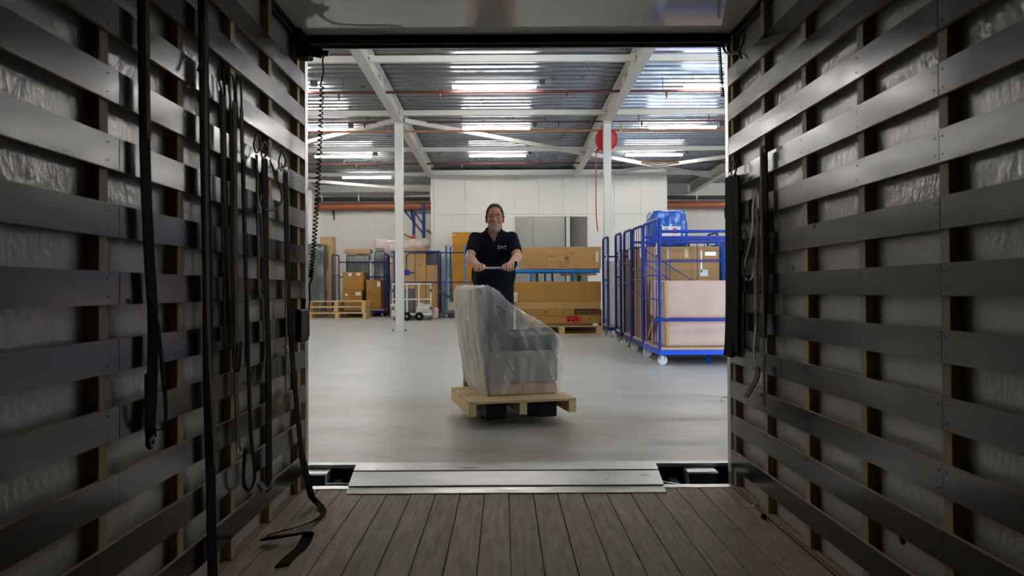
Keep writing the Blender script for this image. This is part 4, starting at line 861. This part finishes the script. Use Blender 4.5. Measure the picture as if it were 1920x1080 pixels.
parcel('white plastic wrapped strip between the two cages', -1.72, -1.56, 21.75, 21.9, .19, 1.15, 'whitefilm', 0, 'wrapped_strip', 'package', .02, .03)
# pallet rack at the back
t = thing('pallet_rack', 'tall dark blue rack frame behind the tall cartons', 'rack', (-2.9, 24.4, 0))
YQ = 24.4
ux = [-3.02, -2.60]
part('upright', MB().box(-2.66, -2.56, YQ - .05, YQ + .05, 0, 3.62), M['blue'], t); part('upright', MB().box(-3.07, -2.98, YQ + .7, YQ + .8, 0, 3.42), M['blue'], t)
part('diagonal', MB().bar((-3.35, YQ + .7, 3.45), (-2.64, YQ, 2.62), .035, .035), M['blue'], t); part('diagonal', MB().bar((-2.98, YQ + .7, 3.35), (-2.62, YQ, 2.9), .035, .035), M['blue'], t)
part('cross_bar', MB().bar((-3.5, YQ, 2.40), (-2.6, YQ, 2.40), .035, .035), M['blue'], t); part('cross_bar', MB().bar((-3.0, YQ + .7, 3.35), (-2.3, YQ + .7, 3.35), .03, .03), M['blue'], t)
part('orange_beam', MB().bar((-3.5, YQ + .6, 2.72), (-2.98, YQ + .7, 2.46), .09, .05), M['bigpipe'], t); part('orange_beam', MB().bar((-2.55, YQ + .3, 2.75), (-2.2, YQ + .5, 2.5), .09, .05), M['bigpipe'], t)
part('red_clip', MB().box(-3.09, -2.97, YQ + .68, YQ + .82, 2.44, 2.62), M['red'], t)

carton('added low dark carton standing in for shade behind the pallet stack', .25, 2.0, 15.3, 15.8, 0, .45, 'card5', tape=False)  # carton added to darken the pallet opening where shade should fall

carton('brown carton under the pinkish film wrapped roll', -3.35, -2.3, 22.3, 22.7, 0, 1.755, 'card3', tape=False)
# ================================================================== PALLET, ARMCHAIR, FILM, PALLET TRUCK
PA = math.radians(13); PC = V((.045, 5.68, .085))
pallet('pine pallet carried on the pallet truck under the wrapped armchair', PC, PA, .79, .78, .105, 9, 'pine2', None, bottom=False, bt=.02)
CA = math.radians(15); CO = V((-.125, 5.439, .191))
ch = thing('armchair', 'charcoal armchair with a beige base wrapped in film on the pallet', 'armchair', CO, CA)
WD = .71
part('plinth', MB().box(.02, .545, .02, WD - .02, 0, .085, .01), M['kraft'], ch, world=False)
part('base', MB().box(.012, .55, .012, WD - .012, .086, .33, .02), M['beige'], ch, world=False)
arm = [(.0, .331), (.55, .331), (.553, .41), (.52, .445), (.38, .44), (.22, .43), (.135, .48), (.075, .62), (.045, .73), (.0, .765)]
for y in (.014, WD - .134):
    bm = bmesh.new(); mb = MB().prism(arm, 'y', y, y + .12); me = mb.mesh('a'); bm.from_mesh(me); bmesh.ops.bevel(bm, geom=list(bm.edges), offset=.016, segments=2, affect='EDGES', profile=.5)
    part('armrest', MB().frombm(bm, True), M['fab'], ch, world=False)
part('seat_cushion', MB().box(.10, .54, .14, WD - .14, .331, .43, .03), M['fab'], ch, world=False)
bm = bmesh.new(); me = MB().prism([(-.002, .331), (.10, .331), (.05, .755), (-.005, .785), (-.06, .775), (-.055, .6)], 'y', .015, WD - .015).mesh('b'); bm.from_mesh(me); bmesh.ops.bevel(bm, geom=list(bm.edges), offset=.025, segments=3, affect='EDGES', profile=.5)
part('backrest', MB().frombm(bm, True), M['fab'], ch, world=False)
bm = bmesh.new(); me = MB().prism([(-.002, .0), (.010, .0), (-.045, .45), (-.062, .77), (-.078, .77), (-.062, .45)], 'y', .02, WD - .02).mesh('b'); bm.from_mesh(me)
part('back_panel', MB().frombm(bm), M['cream'], ch, world=False)
for y in (.12, .36): part('label', MB().box(-.082, -.079, y, y + .085, .60, .70), M['paper'], ch, world=False); 
for y in (.15, .40): part('print', MB().box(-.084, -.082, y, y + .035, .63, .69), M['grey'], ch, world=False)
# draped plastic film
prof = [(-.005, 0), (.572, 0), (.588, .18), (.582, .37), (.565, .425), (.50, .49), (.40, .545), (.28, .615), (.17, .69), (.09, .765), (.03, .80), (-.04, .81), (-.095, .79), (-.10, .70), (-.07, .42), (-.03, .15)]
fm = thing('plastic_film', 'translucent white plastic film draped over the armchair', 'plastic wrap', CO, CA)
bm = bmesh.new(); me = MB().prism(prof, 'y', -.012, WD + .012).mesh('f'); bm.from_mesh(me); bmesh.ops.bevel(bm, geom=list(bm.edges), offset=.03, segments=3, affect='EDGES', profile=.5)
me = fuse(MB().frombm(bm, True), .0085, 6)
nrm = [q.normal.copy() for q in me.vertices]
for q, n in zip(me.vertices, nrm):
    c = q.co.copy()
    f1 = noise.noise(V((c.x * 7 + c.z * 1.2, c.y * 9, c.z * 1.9)))
    f2 = noise.noise(V((c.x * 21 + c.z * 10, c.y * 24, c.z * 3.0 + 9)))
    f3 = 1 - abs(noise.noise(V((c.x * 9 + c.z * 5, c.y * 13 + 3, c.z * 2.6 + 4)))) * 2
    d = .009 * f1 + .003 * f2 + .009 * max(0, f3) ** 5
    if n.x < -.5: d += .020 * max(0, 1 - abs(noise.noise(V((c.y * 9, c.z * 1.1, 3))) * 3)) ** 2          # deep gathers down the back
    q.co = c + n * d * min(1, c.z * 8 + .25)
    if q.co.z < .001: q.co.z = .001
me.update(); o = link('sheet', me, M['film'], fm)
# pallet truck
pt = thing('pallet_truck', 'black hand pallet truck with a looped handle pushed by the man', 'pallet truck', (-.085, 6.2, 0))
R = Matrix.Translation(PC) @ Matrix.Rotation(PA, 4, 'Z')
for s in (-1, 1):
    fk = MB().box(s * .185 - .075, s * .185 + .075, -.36, .52, -.03, .082, .01).xf(R); f = part('fork', fk, M['black'], pt)  # forks deepened in black to stand in for shade under the pallet
    part('load_wheel', MB().cyl((s * .185 - .05, .0, -.045), (s * .185 + .05, .0, -.045), .04, 14).xf(R), M['black'], f)
part('chassis', MB().box(-.26, .26, .50, .62, .02, .34, .02).xf(R), M['dark'], pt)
part('pump', MB().box(-.10, .10, .60, .74, -.02, .42, .03).xf(R), M['dark'], pt)
for s in (-1, 1): part('steer_wheel', MB().cyl((s * .06 - .02, .67, .0), (s * .06 + .02, .67, .0), .085, 16).xf(R), M['black'], pt)
hb = V((-.088, 6.355, 1.146))
def hp_(x, z, y=0): return V((hb.x + x, hb.y + y, hb.z + z))
part('tiller', MB().tube(smooth_path([R @ V((0, .68, .30)), V((-.095, 6.42, .62)), hp_(0, -.24, .01)]), .02, 10), M['dark'], pt)
loop = smooth_path([hp_(-.02, -.235), hp_(-.10, -.205), hp_(-.155, -.14), hp_(-.175, -.06), hp_(-.165, .0), hp_(-.12, .0)])
part('handle_loop', MB().tube(loop, .014, 8).tube([p if False else V((2 * hb.x - p.x, p.y, p.z)) for p in loop], .014, 8), M['black'], pt)
part('grip', MB().cyl(hp_(-.125, 0), hp_(.15, 0), .009, 10), M['fork'], pt)
part('horn', MB().tube(smooth_path([hp_(.165, -.01), hp_(.19, .03), hp_(.185, .055)]), .012, 8), M['black'], pt)
part('control_box', MB().box(hb.x - .05, hb.x + .05, hb.y - .0, hb.y + .05, hb.z - .27, hb.z - .18, .01), M['black'], pt)
# ================================================================== THE MAN
PO = V((-.098, 6.80, 0))
man = thing('person', 'man in a navy polo shirt and glasses pushing the pallet truck', 'person', PO)
def ring(z, cx, cy, rx, ry, n=24, p=2.4):
    out = []
    for k in range(n):
        a = 2 * math.pi * k / n; c, s = math.cos(a), math.sin(a)
        out.append(V((cx + rx * math.copysign(abs(c) ** (2 / p), c), cy + ry * math.copysign(abs(s) ** (2 / p), s), z)))
    return out
TORSO = [(.86, .005, .085, .158, .105), (.95, .005, .075, .168, .118), (1.05, .005, .055, .166, .122), (1.15, .005, .035, .168, .120), (1.25, .005, .018, .172, .116), (1.35, .005, .006, .180, .108), (1.425, .005, .004, .170, .094), (1.468, .007, .006, .128, .074), (1.492, .009, .004, .085, .062)]
b = MB(); b.loft([ring(z, cx, cy, rx - .012, ry - .012) for z, cx, cy, rx, ry in TORSO])
HX = .018
b.cap((.008, .01, 1.41), (HX, -.035, 1.53), .058, .056)
head = MB()
H = lambda x, y, z: V((HX + x, y, z))
def hd(mb, x, y, z, rx, ry, rz, rot=None): mb.ell(H(x, y, z), (rx, ry, rz), rot, 20, 12)
hd(b, 0, -.060, 1.636, .0715, .092, .092); hd(b, 0, -.084, 1.585, .0655, .072, .086); hd(b, 0, -.093, 1.535, .056, .058, .055); hd(b, 0, -.123, 1.502, .033, .030, .026)
for s in (-1, 1):
    hd(b, s * .036, -.118, 1.572, .030, .030, .028); hd(b, s * .031, -.140, 1.624, .030, .014, .010); hd(b, s * .0755, -.052, 1.588, .009, .020, .034, Matrix.Rotation(s * .35, 3, 'Z'))
    hd(b, s * .045, -.075, 1.530, .020, .040, .028)
b.cap(H(0, -.148, 1.612), H(0, -.172, 1.574), .0085, .0135, 10); hd(b, -.010, -.160, 1.568, .009, .010, .007); hd(b, .010, -.160, 1.568, .009, .010, .007)
hd(b, 0, -.143, 1.540, .024, .014, .016)
# arms
SH = {-1: V((-.160, .0, 1.425)), 1: V((.170, .0, 1.425))}; EL = {-1: V((-.204, -.18, 1.25)), 1: V((.216, -.18, 1.25))}
WR = {-1: V((-.140, -.385, 1.185)), 1: V((.163, -.385, 1.185))}; HA = {-1: V((-.118, -.445, 1.158)), 1: V((.141, -.445, 1.158))}
for s in (-1, 1):
    b.cap(SH[s], EL[s], .052, .043); mid = EL[s].lerp(WR[s], .3) + V((s * .006, 0, 0)); b.cap(EL[s], mid, .043, .044); b.cap(mid, WR[s], .044, .029)
    h = HA[s]; b.cap(WR[s], h + V((0, .02, .012)), .028, .026)
    for i in range(4):
        x = h.x + (i - 1.5) * .0225; L = (.9, 1.0, 1.0, .8)[i if s < 0 else 3 - i]
        k0 = V((x, h.y + .012, h.z + .014)); k1 = V((x, h.y - .020, h.z + .017)); k2 = V((x, h.y - .036 * L, h.z - .010)); k3 = V((x, h.y - .022, h.z - .034 * L)); k4 = V((x, h.y + .004, h.z - .036 * L))
        b.cap(WR[s].lerp(k0, .55), k0, .016, .0125, 8); b.cap(k0, k1, .0125, .0108, 8); b.cap(k1, k2, .0103, .0096, 8); b.cap(k2, k3, .0096, .009, 8); b.cap(k3, k4, .009, .008, 8)
    inn = -s
    b.cap(WR[s] + V((inn * .016, 0, -.004)), V((h.x + inn * .048, h.y + .012, h.z + .006)), .015, .0125, 8); b.cap(V((h.x + inn * .048, h.y + .012, h.z + .006)), V((h.x + inn * .056, h.y - .016, h.z - .008)), .012, .0105, 8); b.cap(V((h.x + inn * .056, h.y - .016, h.z - .008)), V((h.x + inn * .046, h.y - .030, h.z - .020)), .0105, .0085, 8)
# legs (inside the trousers)
LEG = {-1: [V((-.085, .09, .88)), V((-.10, .02, .48)), V((-.10, .16, .09))], 1: [V((.095, .09, .88)), V((.11, .12, .48)), V((.10, .42, .10))]}
for s in (-1, 1): b.cap(LEG[s][0], LEG[s][1], .075, .052); b.cap(LEG[s][1], LEG[s][2], .052, .036)
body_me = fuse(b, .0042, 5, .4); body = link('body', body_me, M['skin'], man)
# hair, beard, brows cut from the head surface
hx = lambda c: c.x - HX
def is_hair(c):
    x = abs(hx(c)); y, z = c.y, c.z
    if x > .095 or y > .07 or z < 1.55: return False
    if z > 1.690 + .010 * math.cos(x * 45) - .3 * max(0, y + .10): return True          # crown, receding at the front
    if y > -.112 and z > 1.645 and x > .050: return True                                 # temples
    if y > -.088 and z > 1.612 and x > .055: return True                                 # in front of the ears
    return y > -.02 and z > 1.56 and not (x > .074 and z < 1.60)
hair = submesh(body_me, is_hair, .009, 'hair', .004)
link('hair', hair, M['hair'], man)
beard = submesh(body_me, lambda c: 1.462 < c.z < 1.566 and abs(hx(c)) < .085 and c.y < -.058 and (c.z < 1.532 - .35 * (abs(hx(c)) < .0) or (abs(hx(c)) > .048 and c.z < 1.585 and c.y < -.07)) or (1.548 < c.z < 1.560 and abs(hx(c)) < .030 and c.y < -.13), .0012, 'beard', .0)
beard_o = link('beard', beard, M['beard'], man)
mouth = MB().cap(H(-.020, -.156, 1.5415), H(.020, -.156, 1.5415), .0035, .0035, 8); part('mouth', mouth, M['lips'], man, world=False)
for s in (-1, 1):
    e = part('eye', MB().ell(H(s * .030, -.1375, 1.606), (.013, .011, .0052), n=14, m=8), M['eye'], man, world=False)
    part('iris', MB().ell(H(s * .030, -.1475, 1.6055), (.0052, .0025, .0048), n=10, m=6), M['iris'], e, world=False)
    part('eyebrow', MB().tube([H(s * .012, -.1565, 1.628), H(s * .030, -.156, 1.633), H(s * .048, -.146, 1.628)], [.003, .0042, .002], 6), M['hair'], man, world=False)
gl = part('glasses', MB().tube([H(-.009, -.170, 1.610), H(0, -.172, 1.613), H(.009, -.170, 1.610)], .0016, 6), M['dark'], man, world=False)
for s in (-1, 1):
    rim = [H(s * .031 + .0225 * math.copysign(abs(math.cos(a)) ** .7, math.cos(a)), -.163 + .010 * abs(.031 + s * 0 + .0225 * math.cos(a) * s - .02) * 1.2, 1.604 + .0145 * math.copysign(abs(math.sin(a)) ** .8, math.sin(a))) for a in [i * math.pi / 10 for i in range(20)]]
    part('rim', MB().tube(rim, .0010, 6, True), M['dark'], gl, world=False)
    part('lens', MB().add([p + V((0, .0004, 0)) for p in rim], [list(range(20))]), M['lens'], gl, world=False)
    part('temple', MB().tube([H(s * .053, -.160, 1.608), H(s * .070, -.120, 1.606), H(s * .079, -.055, 1.602)], .0016, 6), M['dark'], gl, world=False)
# polo shirt
pb = MB(); pb.loft([ring(z, cx, cy, rx + .006 + (.012 if z < 1.2 else 0), ry + .008 + (.010 if z < 1.2 else 0)) for z, cx, cy, rx, ry in TORSO[:-1]] + [ring(1.498, .010, .006, .084, .068)])
for s in (-1, 1):
    e = SH[s].lerp(EL[s], .80); pb.cap(SH[s] + V((-s * .03, 0, -.01)), SH[s], .064, .062); pb.cap(SH[s], SH[s].lerp(EL[s], .55), .061, .059); pb.tube([SH[s].lerp(EL[s], .3), SH[s].lerp(EL[s], .55), e], [.056, .0595, .060], 18)
polo_me = fuse(pb, .0075, 7)
bm = bmesh.new(); bm.from_mesh(polo_me)
kill = [v for v in bm.verts if (v.co.z > 1.488 and abs(v.co.x - .008) < .062 and v.co.y < .09) or (v.co.y < -.02 and v.co.z > 1.392 and abs(v.co.x - .008) < .004 + (v.co.z - 1.392) * .52)]
bmesh.ops.delete(bm, geom=kill, context='VERTS')
for v in bm.verts:
    c = v.co; d = .006 * noise.noise(V((c.x * 10 + c.z * 4, c.y * 8, c.z * 16))) + .003 * noise.noise(V((c.x * 25, c.y * 20, c.z * 30)))
    v.co += v.normal * d
bm.to_mesh(polo_me); bm.free(); polo_me.update()
polo = link('polo_shirt', polo_me, M['polo'], man); MATS[polo.name] = MATS[man.name]
# collar flaps
for s in (-1, 1):
    P = [V((.008 + s * .004, .072, 1.514)), V((.008 + s * .045, .058, 1.517)), V((.008 + s * .069, .01, 1.508)), V((.008 + s * .062, -.045, 1.484)), V((.008 + s * .042, -.084, 1.450)), V((.008 + s * .020, -.106, 1.412))]
    P = smooth_path(P, 5); vs = []
    for i, p in enumerate(P):
        f = i / (len(P) - 1); out = V((p.x - .008, p.y + .01, 0)); out = out.normalized()
        vs += [p + V((0, 0, .008)), p + out * .012 + V((s * .012 * f, 0, -.026 - .010 * f)), p + out * .016 + V((s * .012 * f, 0, -.026 - .010 * f)), p + out * .005 + V((0, 0, .011))]
    n = len(P); fs = [(4 * i + k, 4 * i + (k + 1) % 4, 4 * i + 4 + (k + 1) % 4, 4 * i + 4 + k) for i in range(n - 1) for k in range(4)] + [(0, 1, 2, 3), (4 * n - 4, 4 * n - 3, 4 * n - 2, 4 * n - 1)]
    part('collar', MB().add(vs, fs, True), M['polo'], polo, world=False)
# chest emblem: bracket and short text lines, laid on the cloth
from mathutils.bvhtree import BVHTree
bv = BVHTree.FromPolygons([v.co for v in polo_me.vertices], [list(p.vertices) for p in polo_me.polygons])
def onshirt(x, z):
    h = bv.ray_cast(V((x, -1, z)), V((0, 1, 0))); return (h[0] if h[0] else V((x, -.11, z))) + V((0, -.0025, 0))
lg = MB()
def patch(x0, x1, z0, z1, mb):
    n = max(1, int((x1 - x0) / .012)); vs = []
    for i in range(n + 1):
        x = x0 + (x1 - x0) * i / n; vs += [onshirt(x, z0), onshirt(x, z1)]
    mb.add(vs, [(2 * i, 2 * i + 2, 2 * i + 3, 2 * i + 1) for i in range(n)])
ex, ez = .045, 1.338
patch(ex, ex + .006, ez - .016, ez + .016, lg); patch(ex, ex + .016, ez + .012, ez + .016, lg); patch(ex, ex + .016, ez - .016, ez - .012, lg)
patch(ex + .018, ex + .076, ez + .002, ez + .008, lg); patch(ex + .018, ex + .050, ez - .010, ez - .006, lg); patch(ex + .060, ex + .076, ez + .012, ez + .017, lg); patch(ex + .060, ex + .076, ez - .014, ez - .009, lg)
part('emblem', lg, mat('emblem_print', (.62, .66, .60), .6), polo, world=False)
# trousers, belt, shoes
tb = MB(); tb.loft([ring(z, cx, cy, rx + .004, ry + .004) for z, cx, cy, rx, ry in [(.80, .005, .09, .155, .10)] + TORSO[:2] + [(.99, .005, .07, .165, .115)]])
for s in (-1, 1): tb.cap(LEG[s][0] + V((0, 0, .02)), LEG[s][1], .098, .072); tb.cap(LEG[s][1], LEG[s][2], .072, .056)
part_me = fuse(tb, .009, 5); link('trousers', part_me, M['trous'], man)
for s in (-1, 1):
    a = LEG[s][2]; sb = MB(); sb.cap(V((a.x, a.y + .03, .045)), V((a.x + s * .01, a.y - .15, .036)), .045, .036); sb.cap(a + V((0, 0, -.02)), V((a.x, a.y, .05)), .05, .046)
    me = fuse(sb, .008, 4)
    for v in me.vertices: v.co.z = max(0, v.co.z)
    link('shoe', me, M['black'], man)
# rope scrap on the warehouse floor by the right door post
p = at(1358, 757, 1); Yp = F * HC / (757 - PY); p = V(((1359 - PX) * Yp / F, Yp, .006))
solo('rope_scrap', MB().tube(smooth_path([p + V((-.03, 0, .006)), p + V((-.02, .06, .02)), p + V((.03, .05, .03)), p + V((.06, -.02, .006)), p + V((.01, -.05, .006)), p + V((.05, -.09, .006)), p + V((.12, -.08, .006))]), .006, 7), M['cord'], 'frayed pale rope scrap on the floor by the right door post', 'rope')
